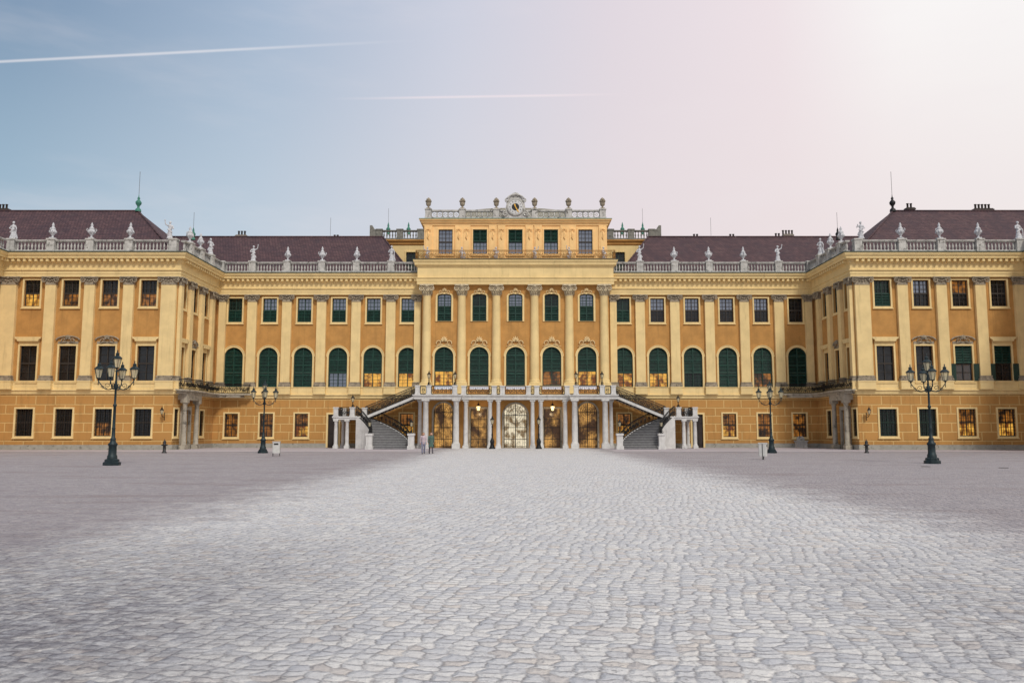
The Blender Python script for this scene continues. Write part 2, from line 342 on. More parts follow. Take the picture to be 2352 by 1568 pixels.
for pth in (pathL,pathR):
    mb=MB(); mb.sweep([(0,5.5),(.1,5.5),(.14,5.62),(.14,5.8),(.26,5.86),(.26,5.97),(.07,6.0),(.07,6.7),(.12,6.72),(.12,6.8),(0,6.81)],pth); obj('string_course',mb,pal,mt='cream')
    mb=MB(); mb.sweep([(0,17.32),(.3,17.32),(.3,17.6),(.34,17.63),(.34,17.92),(.46,17.98),(.46,18.06),(.3,18.1),(.3,18.72),(.38,18.8),(.42,19.08),(.88,19.13),(.9,19.32),(1.0,19.42),(1.08,19.62),(1.08,19.69),(0,19.7)],pth)
    for i in range(len(pth)-1):
        p0,p1=Vector(pth[i]),Vector(pth[i+1]); d=(p1-p0); ln=d.length; d.normalize(); k=int(ln/.56)
        for j in range(k):
            q=p0+d*(.28+j*ln/k); M=Matrix.Translation((q.x,q.y,0))@Matrix.Rotation(math.atan2(d.y,d.x),4,'Z')
            mb.box(-.13,.13,-.8,-.36,18.82,19.07,M)
    obj('cornice',mb,pal,mt='cream')
    mb=MB(); mb.sweep([(0,19.705),(1.13,19.695),(1.13,19.79),(0,19.81)],pth); obj('gutter',mb,pal,mt='copper')
for sg in (-1,1):
    for (f,a,b) in (('back',XR,19.7),('back',21.3,XW-.1),('wing',XW-.1,52)):
        a2,b2=sorted((sg*a,sg*b)); yy=FR[f][1]; mb=MB(); mb.box(a2,b2,yy-.12,yy+.01,0,.5); obj('plinth',mb,pal,mt='plinth')
    x0,x1=sorted((sg*(XW-.118),sg*(XW+.01)))
    mb=MB(); mb.box(x0,x1,YW+.002,-9.2,0,.498); obj('plinth',mb,pal,mt='plinth'); mb=MB(); mb.box(x0,x1,-6.8,-.122,0,.498); obj('plinth',mb,pal,mt='plinth')
mb=MB(); mb.sweep([(0,18.26),(.55,18.26),(.55,18.6),(.6,18.63),(.6,18.92),(.7,18.98),(.7,19.06),(.5,19.1),(.5,20.2),(.58,20.28),(.62,20.42),(.8,20.46),(.84,20.7),(.92,20.8),(.98,20.98),(.98,21.04),(-2,21.045)],pathC); obj('central_cornice',mb,pal,mt='cream')
mb=MB(); mb.sweep([(-1,21.05),(1.03,21.047),(1.03,21.1),(-1,21.12)],pathC); obj('gutter',mb,pal,mt='copper')
mb=MB(); mb.sweep([(0,5.5),(.1,5.5),(.16,5.62),(.16,5.8),(.24,5.86),(.24,5.97),(0,5.98)],pathC); obj('string_course',mb,pal,mt='cream')
pa=[(-10.5,8),(-10.5,-.55),(10.5,-.55),(10.5,8)]
mb=MB(); mb.sweep([(0,25.3),(.12,25.32),(.14,25.55),(.3,25.6),(.34,25.8),(.5,25.86),(.52,25.98),(-3,25.99)],pa); obj('attic_cornice',mb,pal,mt='peach')
mb=MB(); mb.sweep([(-3,26.0),(.55,25.985),(.55,26.05),(-3,26.06)],pa); obj('gutter',mb,pal,mt='verdigris')
# ---- window kits
KITS={}
def bars(mb,w,h,z0,y,nx,nz,t=.036,ft=.08,mull=.085):
    mb.box(-w/2,w/2,y,y+.06,z0,z0+ft); mb.box(-w/2,w/2,y,y+.06,z0+h-ft,z0+h)
    mb.box(-w/2,-w/2+ft,y+.001,y+.061,z0+ft,z0+h-ft); mb.box(w/2-ft,w/2,y+.001,y+.061,z0+ft,z0+h-ft)
    mb.box(-mull/2,mull/2,y-.01,y+.05,z0+ft,z0+h-ft)
    for i in range(1,nx):
        if i*2==nx: continue
        u=-w/2+w*i/nx; mb.box(u-t/2,u+t/2,y+.01,y+.04,z0+ft,z0+h-ft)
    for i in range(1,nz):
        zz=z0+h*i/nz; mb.box(-w/2+ft,w/2-ft,y+.012,y+.042,zz-t/2,zz+t/2)
def louvre(mb,w,z0,z1,hw,y):
    z=z0
    while z<z1-.05:
        a=hw(z+.05)-.09
        if a>.12:
            for s0,s1 in ((-a,-.045),(.045,a)):
                mb.add([(s0,y-.03,z),(s1,y-.03,z),(s1,y+.05,z+.1),(s0,y+.05,z+.1)],[(0,1,2,3)])
        z+=.16
def rocaille(mb,cx,z,s,y=-.14):
    for i in range(7):
        a=PI*(.14+.72*i/6); r=s*(.52+.12*math.cos((i-3)*.9))
        mb.tube([(cx+.08*s*math.cos(a),y,z+.08*s*math.sin(a)),(cx+r*.6*math.cos(a),y-.05,z+r*.6*math.sin(a)),(cx+r*math.cos(a),y,z+r*math.sin(a))],[.04*s,.09*s,.05*s],5)
    for q in (-1,1):
        pts=[]
        for k in range(13):
            t=k/12; R=.3*s*(1-.75*t); a=PI/2+q*(-2.2+t*6.2); pts.append((cx+q*.55*s+R*math.cos(a)*1.1,y,z-.08*s+R*math.sin(a)))
        mb.tube(pts,[.07*s*(1-.4*k/12) for k in range(13)],5)
        mb.tube([(cx+q*.15*s,y,z-.25*s),(cx+q*.6*s,y-.03,z-.38*s),(cx+q*1.05*s,y,z-.5*s)],[.06*s,.08*s,.03*s],5)
def kit_rect(w,h,top,bot,sash='sash_dark',sur=.17,shut=None,hood=None,nx=4,nz=3,mt='cream',grille=False):
    key=('r',w,h,top,bot,sash,sur,shut,hood,nx,nz,mt,grille)
    if key in KITS: return KITS[key]
    k=[]
    mb=MB(); mb.band(rectpts(w,h),[(-w/2-sur,-sur),(w/2+sur,-sur),(w/2+sur,h+sur),(-w/2-sur,h+sur)],-.09,0)
    mb.box(-w/2-sur-.06,w/2+sur+.06,-.15,0,-sur-.09,-sur-.002); k.append(('window',mb.mesh('window',mt)))
    mb=MB(); bars(mb,w,h/2,0,.2,nx,nz); bars(mb,w,h/2,h/2,.2,nx,nz)
    k.append(('sash',mb.mesh('sash',sash)))
    for (z0,z1,mt_) in ((0,h/2,bot),(h/2,h,top)):
        mb=MB(); mb.box(-w/2,w/2,.28,.32,z0,z1); k.append(('pane',mb.mesh('pane',mt_)))
    if shut:
        z0,z1={'low':(0,h/2),'full':(0,h),'top':(h/2,h)}[shut]
        mb=MB(); mb.box(-.04,.04,.06,.13,z0+.03,z1-.03)
        mb.box(-w/2+.01,-w/2+.1,.06,.13,z0+.02,z1-.02); mb.box(w/2-.1,w/2-.01,.06,.13,z0+.02,z1-.02)
        mb.box(-w/2+.1,w/2-.1,.065,.125,z0+.02,z0+.1); mb.box(-w/2+.1,w/2-.1,.065,.125,z1-.1,z1-.02)
        louvre(mb,w,z0+.1,z1-.1,lambda z:w/2,.1); k.append(('shutter',mb.mesh('shutter','shutter_green')))
    if hood=='flat':
        mb=MB(); W=w/2+sur
        mb.prism([(-W-.02,h+.45),(W+.02,h+.45),(W+.06,h+.62),(W+.25,h+.72),(W+.3,h+.82),(W+.3,h+.88),(-W-.3,h+.88),(-W-.3,h+.82),(-W-.25,h+.72),(-W-.06,h+.62)],-.32,0)
        mb.box(-W,W,-.05,0,h+sur+.002,h+.45); k.append(('hood',mb.mesh('hood',mt)))
    if hood=='ornate':
        mb=MB(); W=w/2+sur; mb.box(-W,W,-.05,0,h+sur+.002,h+.45)
        mb.tube([(W*1.15*math.cos(a),-.14,h+.55+.42*math.sin(a)) for a in [PI*i/10 for i in range(11)]],.075,6)
        rocaille(mb,0,h+.62,.75); k.append(('hood',mb.mesh('hood','grey_stone')))
    if grille:
        mb=MB()
        for i in range(1,7): u=-w/2+w*i/7; mb.box(u-.014,u+.014,.0,.03,0,h)
        for i in range(1,9): z=h*i/9; mb.box(-w/2,w/2,.031,.05,z-.012,z+.012)
        k.append(('grille',mb.mesh('grille','iron')))
    KITS[key]=k; return k
def kit_arch(w,h,low,sash='sash_green',sur=.2,orn=False,kind='a',half=.5,mt='cream',glaz='low'):
    key=('a',w,h,low,sash,sur,orn,kind,half,glaz)
    if key in KITS: return KITS[key]
    rise=None if kind=='a' else .32*w/2; r=w/2; zs=h-(r if rise is None else rise); kk=1 if rise is None else rise/r
    hw=lambda z: r if z<=zs else math.sqrt(max(0,1-((z-zs)/(r*kk))**2))*r
    inn=archpts(w,h,14,0,0,rise); z1=h*half
    out=[(-r-sur,-.02),(r+sur,-.02)]+[((r+sur)*math.cos(PI*i/14),zs+(r*kk+sur)*math.sin(PI*i/14)) for i in range(15)]
    k=[]; mb=MB(); mb.band(inn,out,-.1,0)
    if kind=='a':
        o3=[((r+sur+.07)*math.cos(PI*i/14),zs+(r+sur+.07)*math.sin(PI*i/14)) for i in range(15)]
        mb.band(out[2:],o3,-.15,0,False)
    k.append(('arched_window',mb.mesh('arched_window',mt)))
    lowm,topm=(low or 'glass_dark','glass_dark') if glaz=='low' else ('glass_dark',low)
    mb=MB(); mb.box(-r,r,.28,.3,0,z1); k.append(('pane',mb.mesh('pane',lowm)))
    mb=MB(); mb.prism([(-r,z1),(r,z1)]+inn[2:],.28,.3); k.append(('pane',mb.mesh('pane',topm)))
    f2=[(x*(1-.1/r) ,min(max(z,.08),h-.08) if z<zs else zs+(z-zs)*(1-.1/r)) for x,z in inn]
    mb=MB(); mb.band(f2,inn,.08,.26); mb.box(-.045,.045,.13,.22,.05,h-.08)
    mb.box(-r+.05,r-.05,.1,.23,z1-.07,z1+.07)
    g0,g1=((.05,z1) if glaz=='low' else (z1,h-.1))
    if low:
        for i in (1,3): u=-w/2+w*i/4; mb.box(u-.018,u+.018,.19,.22,g0,g1-(.15 if glaz!='low' else 0))
        n_=4
        for i in range(1,n_): zz=g0+(g1-g0)*i/n_; a=hw(zz)-.06; mb.box(-a,a,.192,.222,zz-.018,zz+.018)
    k.append(('sash',mb.mesh('sash',sash)))
    mb=MB()
    if low: a0,a1=((z1+.07,h-.1) if glaz=='low' else (.1,z1-.07))
    else: a0,a1=.1,h-.1
    louvre(mb,w,a0,a1,hw,.12); mb.box(-.06,.06,.05,.13,a0,a1)
    for zz in ([a0+(a1-a0)*.5] if low else [h*.3,h*.55,h*.78]):
        a=hw(zz)-.06; mb.box(-a,a,.065,.125,zz-.07,zz+.07)
    k.append(('shutter',mb.mesh('shutter','shutter_green')))
    if orn:
        mb=MB()
        if orn==1: rocaille(mb,0,h+.55,1.0)
        else: rocaille(mb,0,h+.28,.7)
        k.append(('ornament',mb.mesh('ornament','ornament_stone')))
    KITS[key]=k; return k
def place(kit,loc,rz=0):
    root=None
    for nm,me in kit:
        if root is None: root=obj(nm,me,pal,loc,rz)
        else: obj(nm,me,root)
    return root
def put(kit,fr,u,z): return place(kit,P(fr,u,z),FR[fr][2])
lowL=['lit','lit','glass_sky',None,None,None]; lowR=['lit','lit','glass_green',None,'lit_dim',None]
for k,u in enumerate(BU):
    put(kit_arch(2.12,4.5,lowL[k],half=.36),'back',-u,6.8)
    put(kit_arch(2.12,4.5,lowR[k],half=.36),'back',u,6.8)
    if k==5: put(kit_rect(1.58,2.75,'glass_green','glass_green','sash_green',shut='low'),'back',-u,14.2); put(kit_rect(1.58,2.75,'glass_dark','glass_dark','sash_dark'),'back',u,14.2)
    elif k==0:
        put(kit_rect(1.58,2.75,'glass_sky','glass_dark','sash_green',shut='low'),'back',-u,14.2); put(kit_rect(1.58,2.75,'glass_green','glass_green','sash_green',shut='low'),'back',u,14.2)
    else:
        put(kit_rect(1.58,2.75,'glass_sky','glass_dark','sash_green',shut='low'),'back',-u,14.2); put(kit_rect(1.58,2.75,'glass_sky','glass_dark'),'back',u,14.2)
for sg in (-1,1):
    for k,u in enumerate(GB):
        put(kit_rect(1.5,2.6,'lit_dim','lit' if k in(0,1) else 'lit_dim',grille=True),'back',sg*u,1.22)
for k,u in enumerate(RU):
    put(kit_arch(2.12,4.35,'lit' if k in(0,4) else ('lit_dim' if k==3 else None),orn=1,half=.38),'ris',u,6.9)
    put(kit_arch(1.58,3.1,'glass_sky' if k%2==0 else 'glass_green',orn=2,kind='s',half=.55,glaz='top'),'ris',u,14.15)
    put(kit_rect(1.62,2.85,'glass_green','glass_sky','sash_green',shut='top',mt='peach') if k in(1,2,3) else kit_rect(1.62,2.85,'glass_sky','glass_sky','sash_dark',mt='peach'),'att',u,22.0)
upL=[('glass_dark','lit_dim'),('glass_dark','lit_dim'),('glass_dark','lit_dim'),('glass_dark','lit')]
upR=[('glass_green','glass_green'),('glass_sky','glass_dark'),('lit_dim','glass_dark'),('glass_dark','glass_dark')]
for k,u in enumerate(WU):
    put(kit_rect(1.62,2.68,*upL[k],'sash_dark'),'wing',-u,14.35)
    put(kit_rect(1.62,2.68,*upR[k],'sash_green' if k==0 else 'sash_dark',shut='low' if k in(0,) else None),'wing',u,14.35)
    hd='flat' if k in(0,3) else 'ornate'
    put(kit_rect(1.72,3.5,'glass_dark','glass_dark','sash_dark',hood=hd,nz=2,nx=2),'wing',-u,6.85)
    put(kit_rect(1.72,3.5,'glass_dark' if k<2 else 'glass_green','glass_dark' if k!=2 else 'glass_sky','sash_dark',hood=hd,nz=2,nx=2,shut=None if k<2 else 'top'),'wing',u,6.85)
    put(kit_rect(1.72,2.7,'glass_dark','glass_dark' if k!=1 else 'lit_dim',grille=True),'wing',-u,1.35)
    put(kit_rect(1.72,2.7,'glass_green' if k<2 else 'lit_dim','glass_green' if k<2 else 'lit','sash_green' if k<2 else 'sash_dark',grille=True),'wing',u,1.35)
    if k>=2:
        for q in (-1,1):
            mb=MB(); mb.box(-.38,.38,-.17,-.13,.02,1.7); mb.box(-.38,.38,-.2,-.171,.02,.1); mb.box(-.38,.38,-.2,-.171,1.62,1.7)
            for r_ in range(9): mb.box(-.3,.3,-.19,-.171,.18+.16*r_,.26+.16*r_)
            obj('open_shutter',mb,pal,P('wing',u+q*1.28,6.85),0,'sash_green')
for fr,d in (('sl',-1),('sr',1)):
    for k,u in enumerate(SU):
        put(kit_rect(1.25,2.68,'glass_dark' if d<0 else 'glass_green','glass_dark' if d<0 else 'glass_green','sash_dark' if d<0 else 'sash_green'),fr,d*u,14.35)
        put(kit_rect(1.3,3.5,'glass_dark','glass_green' ,'sash_dark',hood='flat' if k!=1 else 'ornate',nz=2,nx=2),fr,d*u,6.85)
    put(kit_rect(1.0,2.7,'glass_dark','glass_dark',grille=True),fr,d*10.25,1.35); put(kit_rect(1.2,2.7,'glass_dark','glass_dark',grille=True),fr,d*3.5,1.35)
# ---- pilasters
def volute(mb,cx,y,z,r,q):
    pts=[]
    for k in range(17):
        t=k/16; R=r*(1-.8*t); a=PI/2-q*t*4.2*PI*.8; pts.append((cx+R*math.cos(a),y,z+R*math.sin(a)))
    mb.tube(pts,[r*.24*(1-.4*k/16) for k in range(17)],5)
def capital(w,h,out):
    mb=MB(); y=-out
    mb.prism([(-w/2-.02,0),(w/2+.02,0),(w/2+.03,.07),(w/2-.02,.1),(w/2+.06,h*.72),(w/2+.2,h-.12),(w/2+.28,h),(-w/2-.28,h),(-w/2-.2,h-.12),(-w/2-.06,h*.72),(-w/2+.02,.1),(-w/2-.03,.07)],y-.03,0)
    mb.box(-w/2-.33,w/2+.33,y-.22,0.0,h-.12,h-.003)
    for q in (-1,1): volute(mb,q*(w/2+.08),y-.14,h*.56,h*.34,q)
    for i in range(5):
        u=(i-2)*w*.18; mb.ball((u,y-.09,h*.62-.07*(2-abs(i-2))),.1,6,4)
    mb.ball((0,y-.18,h-.1),.13,6,4)
    return mb.mesh('capital','grey_stone')
def base(w,out,m='grey_stone'):
    mb=MB(); mb.box(-w/2-.16,w/2+.16,-out-.13,0,0,.2); mb.box(-w/2-.1,w/2+.1,-out-.09,0,.2,.34); mb.box(-w/2-.05,w/2+.05,-out-.05,0,.34,.42); mb.box(-w/2-.1,w/2+.1,-out-.08,0,.42,.52)
    return mb.mesh('base',m)
PILK={}
def pilaster(fr,u,w=1.05,out=.34):
    if w not in PILK:
        mb=MB(); mb.box(-w/2,w/2,-out,.0,7.3,16.5); mb.box(-w/2-.14,w/2+.14,-out-.12,0,5.985,6.82)
        mb.box(-w/2-.18,w/2+.18,-out-.16,0,5.98,6.12); mb.box(-w/2-.17,w/2+.17,-out-.15,-.13,6.7,6.825)
        PILK[w]=(mb.mesh('pilaster','cream'),capital(w,.82,out),base(w,out))
    a,b,c=PILK[w]; o=obj('pilaster',a,pal,P(fr,u,0),FR[fr][2]); obj('capital',b,o,(0,0,16.5)); obj('base',c,o,(0,0,6.827))
for sg in (-1,1):
    for u in BP: pilaster('back',sg*u)
    pilaster('back',sg*11.15,.75); pilaster('back',sg*33.4,.8)
    for u in WP: pilaster('wing',sg*u)
    pilaster('wing',sg*34.95,1.5); pilaster('wing',sg*51.1,1.6)
for fr,d in (('sl',-1),('sr',1)):
    for u in SP: pilaster(fr,d*u,.8 )
    pilaster(fr,d*10.65,.6)
mb=MB(); mb.lathe([(.5,7.55),(.5,9),(.49,12),(.44,16.9),(.47,17.0)],20); mb.box(-.72,.72,-.72,.3,5.99,6.95); mb.box(-.78,.78,-.78,.3,5.985,6.15)
cm=mb.mesh('half_column','cream')
mb=MB(); mb.box(-.66,.66,-.66,.2,6.952,7.15); mb.lathe([(.64,7.15),(.66,7.24),(.6,7.32),(.54,7.36),(.6,7.44),(.58,7.52),(.51,7.56)],18); cb=mb.mesh('base','cream')
mb=MB(); mb.lathe([(.48,17.0),(.52,17.06),(.48,17.1),(.5,17.6),(.62,17.95),(.66,18.1)],18); mb.box(-.78,.78,-.74,.3,18.1,18.258)
for q in (-1,1): volute(mb,q*.55,-.55,17.78,.3,q)
for i in range(7):
    a=-PI/2+(i-3)*.42; mb.ball((.55*math.cos(a),.55*math.sin(a),17.55),.1,6,4); mb.tube([(.5*math.cos(a+.2),.5*math.sin(a+.2),17.12),(.6*math.cos(a+.2),.6*math.sin(a+.2),17.45),(.68*math.cos(a+.2),.68*math.sin(a+.2),17.42)],[.09,.07,.03],5)
mb.ball((0,-.74,18.05),.16,6,4)
mat('capital_stone',L(200,186,156),.25,5,.85,.3,16,dirt=(5,.56,L(116,104,80))); cc=mb.mesh('capital','capital_stone')
for u in (-9.98,-6.05,-2.15,2.15,6.05,9.98):
    o=obj('half_column',cm,pal,(u,YR-.12,0)); obj('capital',cc,o); obj('base',cb,o)
mb=MB()
mb.box(-.45,.45,-.14,0,21.1,25.3); mb.box(-.3,.3,-.2,-.141,21.6,25.0)
rocaille(mb,0,24.75,.34,-.24)
mb.tube([(0,-.22,24.6),(.06,-.28,24.2),(-.06,-.28,23.9),(.05,-.24,23.6)],[.05,.1,.08,.03],5)
apm=mb.mesh('attic_pilaster','peach')
for u in (-10.0,-6.5,-5.6,-2.6,-1.6,1.6,2.6,5.6,6.5,10.0): obj('attic_pilaster',apm,pal,(u,-.55,0))
# ---- doors
def door(u,w,h,arch,back,label):
    x=P('ris',u,.03); ins=archpts(w,h) if arch else rectpts(w,h)
    mb=MB(); s=.2
    if arch: out=[(-w/2-s,0),(w/2+s,0)]+[((w/2+s)*math.cos(PI*i/14),h-w/2+(w/2+s)*math.sin(PI*i/14)) for i in range(15)]
    else: out=[(-w/2-s,0),(w/2+s,0),(w/2+s,h+s),(-w/2-s,h+s)]
    mb.band(ins,out,-.12,0); d=obj('door',mb,pal,x,0,'portal_stone'); d['label']=label
    mb=MB(); mb.prism(ins,.3,.34); obj('pane',mb,d,mt=back)
    mb=MB(); r=w/2; zt=h-r if arch else h*.72
    hw=lambda z: r if (not arch or z<h-r) else math.sqrt(max(0,r*r-(z-h+r)**2))
    n=10
    for i in range(n+1):
        uu=-r+.05+(w-.1)*i/n
        top=h if not arch else h-r+math.sqrt(max(0,r*r-uu*uu))
        mb.tube([(uu,.08,0),(uu,.08,top-.02)],.018 if i%5 else .06,4)
    for z in (.1,.9,2.2,zt): mb.box(-hw(z),hw(z),.05,.1,z,z+.07)
    if arch:
        for k in range(3): mb.ring((0,.07,h-r+.1),r*(.35+.2*k),.022,16)
        for k in range(7): a=PI*k/6; mb.tube([(0,.06,h-r),(r*math.cos(a),.06,h-r+r*math.sin(a))],.022,4)
    for i in range(4):
        for z in (.5,1.5,2.6):
            cx_=-r+w*(i+.5)/4; mb.spiral((cx_,.06,z),.2,.04,0,7,.018,10)
    obj('grille',mb,d,mt='iron')
door(-8.02,2.15,4.95,True,'lit_hall','arched gate with wrought iron, left of the passage'); door(8.02,2.15,4.95,True,'lit_hall','arched gate with wrought iron, right of the passage')
door(-4.07,1.85,4.3,False,'lit_hall','square gate left of the central arch'); door(4.07,1.85,4.3,False,'lit_hall','square gate right of the central arch'); door(0,2.6,4.85,True,'day_through','central arched gate with light behind')
def ironrail(pts,h,mt='iron',step=.2,name='railing',parent=None,loc=(0,0,0)):
    mb=MB(); V=[Vector(p) for p in pts]
    for z,r in ((h,.06),(h-.14,.024),(.08,.045)): mb.tube([v+Vector((0,0,z)) for v in V],r,4)
    for i in range(len(V)-1):
        a,b=V[i],V[i+1]; ln=(b-a).length; k=max(1,round(ln/step)); d=(b-a)/ln
        for j in range(k):
            q=a+(b-a)*(j/k); mb.tube([q+Vector((0,0,.1)),q+Vector((0,0,h-.1))],.021,4)
        k=max(1,round(ln/.4))
        for j in range(k):
            c=a+(b-a)*((j+.5)/k)+Vector((0,0,h*.46)); dh=Vector((d.x,d.y,d.z)); pts_=[]
            for t in range(13):
                R=.18*(1-.7*t/12); an=t/12*9+ (j%2)*PI; pts_.append(c+dh*(R*math.cos(an))+Vector((0,0,R*1.4*math.sin(an))))
            mb.tube(pts_,.038,4)
    for e in (V[0],V[-1]): mb.tube([e,e+Vector((0,0,h))],.04,4)
    return obj(name,mb,parent,loc,0,mt)
for sg in (-1,1):
    mb=MB(); mb.band(rectpts(1.2,3.7),[(-.8,0),(.8,0),(.8,3.9),(-.8,3.9)],-.1,0); d=obj('door',mb,pal,(sg*20.5,0,.03),0,'cream')
    mb=MB(); mb.box(-.6,.6,.15,.2,0,3.7)
    for z in (.3,1.6,2.7):
        for q in (-1,1): mb.box(q*.3-.2,q*.3+.2,.1,.149,z,z+.85)
    obj('leaf',mb,d,mt='door_wood')
    fr='sl' if sg<0 else 'sr'; dd=-1 if sg<0 else 1
    mb=MB(); mb.band(rectpts(1.7,4.0),[(-1.15,0),(1.15,0),(1.15,4.35),(-1.15,4.35)],-.25,0); d=obj('door',mb,pal,P(fr,dd*8.0,.03),FR[fr][2],'portal_stone')
    mb=MB(); mb.box(-.85,.85,.2,.26,0,4.0); mb.box(-.03,.03,.15,.199,0,4.0)
    for q in (-1,1):
        for z in (.3,1.4,2.5): mb.box(q*.43-.3,q*.43+.3,.15,.199,z,z+.9)
    obj('leaf',mb,d,mt='door_wood')
    for yy in (-9.6,-6.4):
        mb=MB(); mb.box(-.34,.34,-.34,.34,0,.45); mb.lathe([(.3,.45),(.31,.55),(.26,.62),(.25,2),(.22,4.5),(.28,4.6),(.3,4.7)],14); mb.box(-.34,.34,-.34,.34,4.7,5.0)
        obj('portal_column',mb,pal,(sg*(XW-.62),yy,0),0,'portal_stone')
    pl=[(XW,-11.2),(XW-.4,-11.15),(XW-1.0,-10.5),(XW-1.25,-9.4),(XW-1.3,-7.6),(XW-1.2,-5.6),(XW-.95,-4.2),(XW-.95,-2.6),(XW-1.2,-1.5),(XW-2.0,-1.1),(XW-3.2,-1.05),(XW-4.1,-1.0),(XW-4.4,-.6),(XW-4.4,0)]
    pl=[(sg*a,b) for a,b in pl]; full=pl+[(sg*XW,0)]
    mb=MB(); mb.slab(full,5.86,6.03)
    ins=[(a+ (sg*XW-a)*.2, b*.96) for a,b in full]; mb.slab(ins,5.6,5.859)
    mb.box(*sorted((sg*(XW-.95),sg*XW)),-9.95,-6.05,5.0,5.6)
    bal=obj('balcony',mb,pal,mt='portal_stone')
    ironrail([(a+(sg*XW-a)*.04,b*.985,6.03) for a,b in pl],1.0,parent=bal)
ironrail([(-11.2,-.2,21.1),(-11.25,-1.95,21.1),(11.25,-1.95,21.1),(11.2,-.2,21.1)],1.0,'gold',parent=pal,name='gilded_railing')
# ---- balustrades
balp=[(.1,0),(.1,.06),(.06,.1),(.05,.14),(.1,.3),(.11,.42),(.06,.62),(.045,.72),(.09,.78),(.1,.84)]
BC={}
def balus(a,b,z,mt='stone'):
    a=Vector(a);b=Vector(b); ln=round((b-a).length,2); key=(ln,mt)
    if key not in BC:
        mb=MB(); mb.box(0,ln,-.2,.2,0,.2); mb.box(0,ln,-.2,.2,1.06,1.24); mb.box(0,ln,-.24,.24,1.14,1.212)
        k=max(2,round(ln/.36))
        for i in range(k): mb.lathe([(r*.92,q*1.024+.2) for r,q in balp],8,((i+.5)*ln/k,0,0))
        BC[key]=mb.mesh('balustrade',mt)
    return obj('balustrade',BC[key],pal,(a.x,a.y,z),math.atan2(b.y-a.y,b.x-a.x))
def pedmesh(m_):
    mb=MB(); mb.box(-.38,.38,-.34,.34,0,1.3); mb.box(-.44,.44,-.4,.4,1.2,1.36); mb.box(-.43,.43,-.39,.39,0,.22); return mb.mesh('pedestal',m_)
PEDM=pedmesh('stone'); PEDR=pedmesh('rear_stone')
def pedestal(x,y,z,rz=0): obj('pedestal',PEDM,pal,(x,y,z),rz)
def run(pts,z,pedw=.42):
    for p in pts: pedestal(p[0],p[1],z, 0)
    for a,b in zip(pts[:-1],pts[1:]):
        a=Vector(a);b=Vector(b);d=(b-a).normalized(); balus(a+d*pedw,b-d*pedw,z)
O=.5; ZB=19.8
for sg in (-1,1):
    f=lambda l:[(sg*a,b) for a,b in l]
    l=[(10.95,-O+.0)]+[(u,-O) for u in BP]+[(XW-O,-O)]; run(f(l),ZB)
    xs=XW-O
    pts=[(xs,-O),(xs,-4.1),(xs,-7.0),(xs,-9.9)]
    for p in pts[1:]: pedestal(sg*p[0],p[1],ZB)
    pts.append((xs,YW-O))
    for a,b in zip(pts[:-1],pts[1:]):
        a=Vector((sg*a[0],a[1]));b=Vector((sg*b[0],b[1]));d=(b-a).normalized(); balus(a+d*.42,b-d*.42 if b.y>YW else b-d*.0,ZB)
    run(f([(34.55,YW-O),(39.0,YW-O),(42.93,YW-O),(46.86,YW-O),(50.9,YW-O)]),ZB)
    pedestal(sg*51.4,-14.5,ZB); balus((sg*51.4,-14.1),(sg*51.4,-12.0),ZB); balus((sg*51.4,-14.9),(sg*51.4,-20),ZB)
def ringpanel(x0,x1,y,z,z1,parent=pal):
    mb=MB(); ln=x1-x0; mb.box(0,ln,-.12,.12,0,.14); mb.box(0,ln,-.16,.16,z1-.16,z1); k=max(2,round(ln/.62)); R=(z1-.3)/2
    for i in range(k):
        c=(ln*(i+.5)/k,0,.14+R); mb.ring(c,R,.07,12,5,1.0)
        mb.ring(c,R*.35,.05,8,4)
        if i: mb.box(ln*i/k-.05,ln*i/k+.05,-.06,.06,.14+R-.1,.14+R+.1)
    obj('pierced_parapet',mb,parent,(x0,y,z),0,'stone')
AU=[-10.0,-6.1,-2.2,2.2,6.1,10.0]
mb=MB(); mb.box(-.34,.34,-.28,.28,0,1.1); mb.box(-.4,.4,-.34,.34,1.0,1.14); mb.box(-.4,.4,-.34,.34,0,.16); pm=mb.mesh('pedestal','stone')
for u in AU: obj('pedestal',pm,pal,(u,-.75,26.06))
for a,b in zip(AU[:-1],AU[1:]):
    if a<0<b: ringpanel(a+.38,-1.3,-.75,26.06,1.02); ringpanel(1.3,b-.38,-.75,26.06,1.02)
    else: ringpanel(a+.38,b-.38,-.75,26.06,1.02)
mb=MB(); pts=[(-6.8,26.1)]+[(-6.8*math.cos(PI*i/12),26.9+1.35*math.sin(PI*i/12)**.55) for i in range(13)]+[(6.8,26.1)]
mb.prism(pts,2.5,8); obj('vaulted_roof',mb,pal,mt='portal_stone')
mb=MB(); mb.box(-10.4,10.4,-.2,12,25.7,26.02); obj('flat_roof',mb,pal,mt='dark_stone')
mb=MB(); mb.box(-10.5,10.5,-.5,1.0,18.4,20.9); obj('flat_roof',mb,pal,mt='dark_stone')
def hip(name,x0,x1,y0,y1,z0,z1,rx0,rx1):
    ym=(y0+y1)/2; mb=MB(); mb.add([(x0,y0,z0),(x1,y0,z0),(x1,y1,z0),(x0,y1,z0),(rx0,ym,z1),(rx1,ym,z1)],[(0,1,5,4),(1,2,5),(2,3,4,5),(3,0,4)])
    return obj(name,mb,pal,mt='roof'),ym
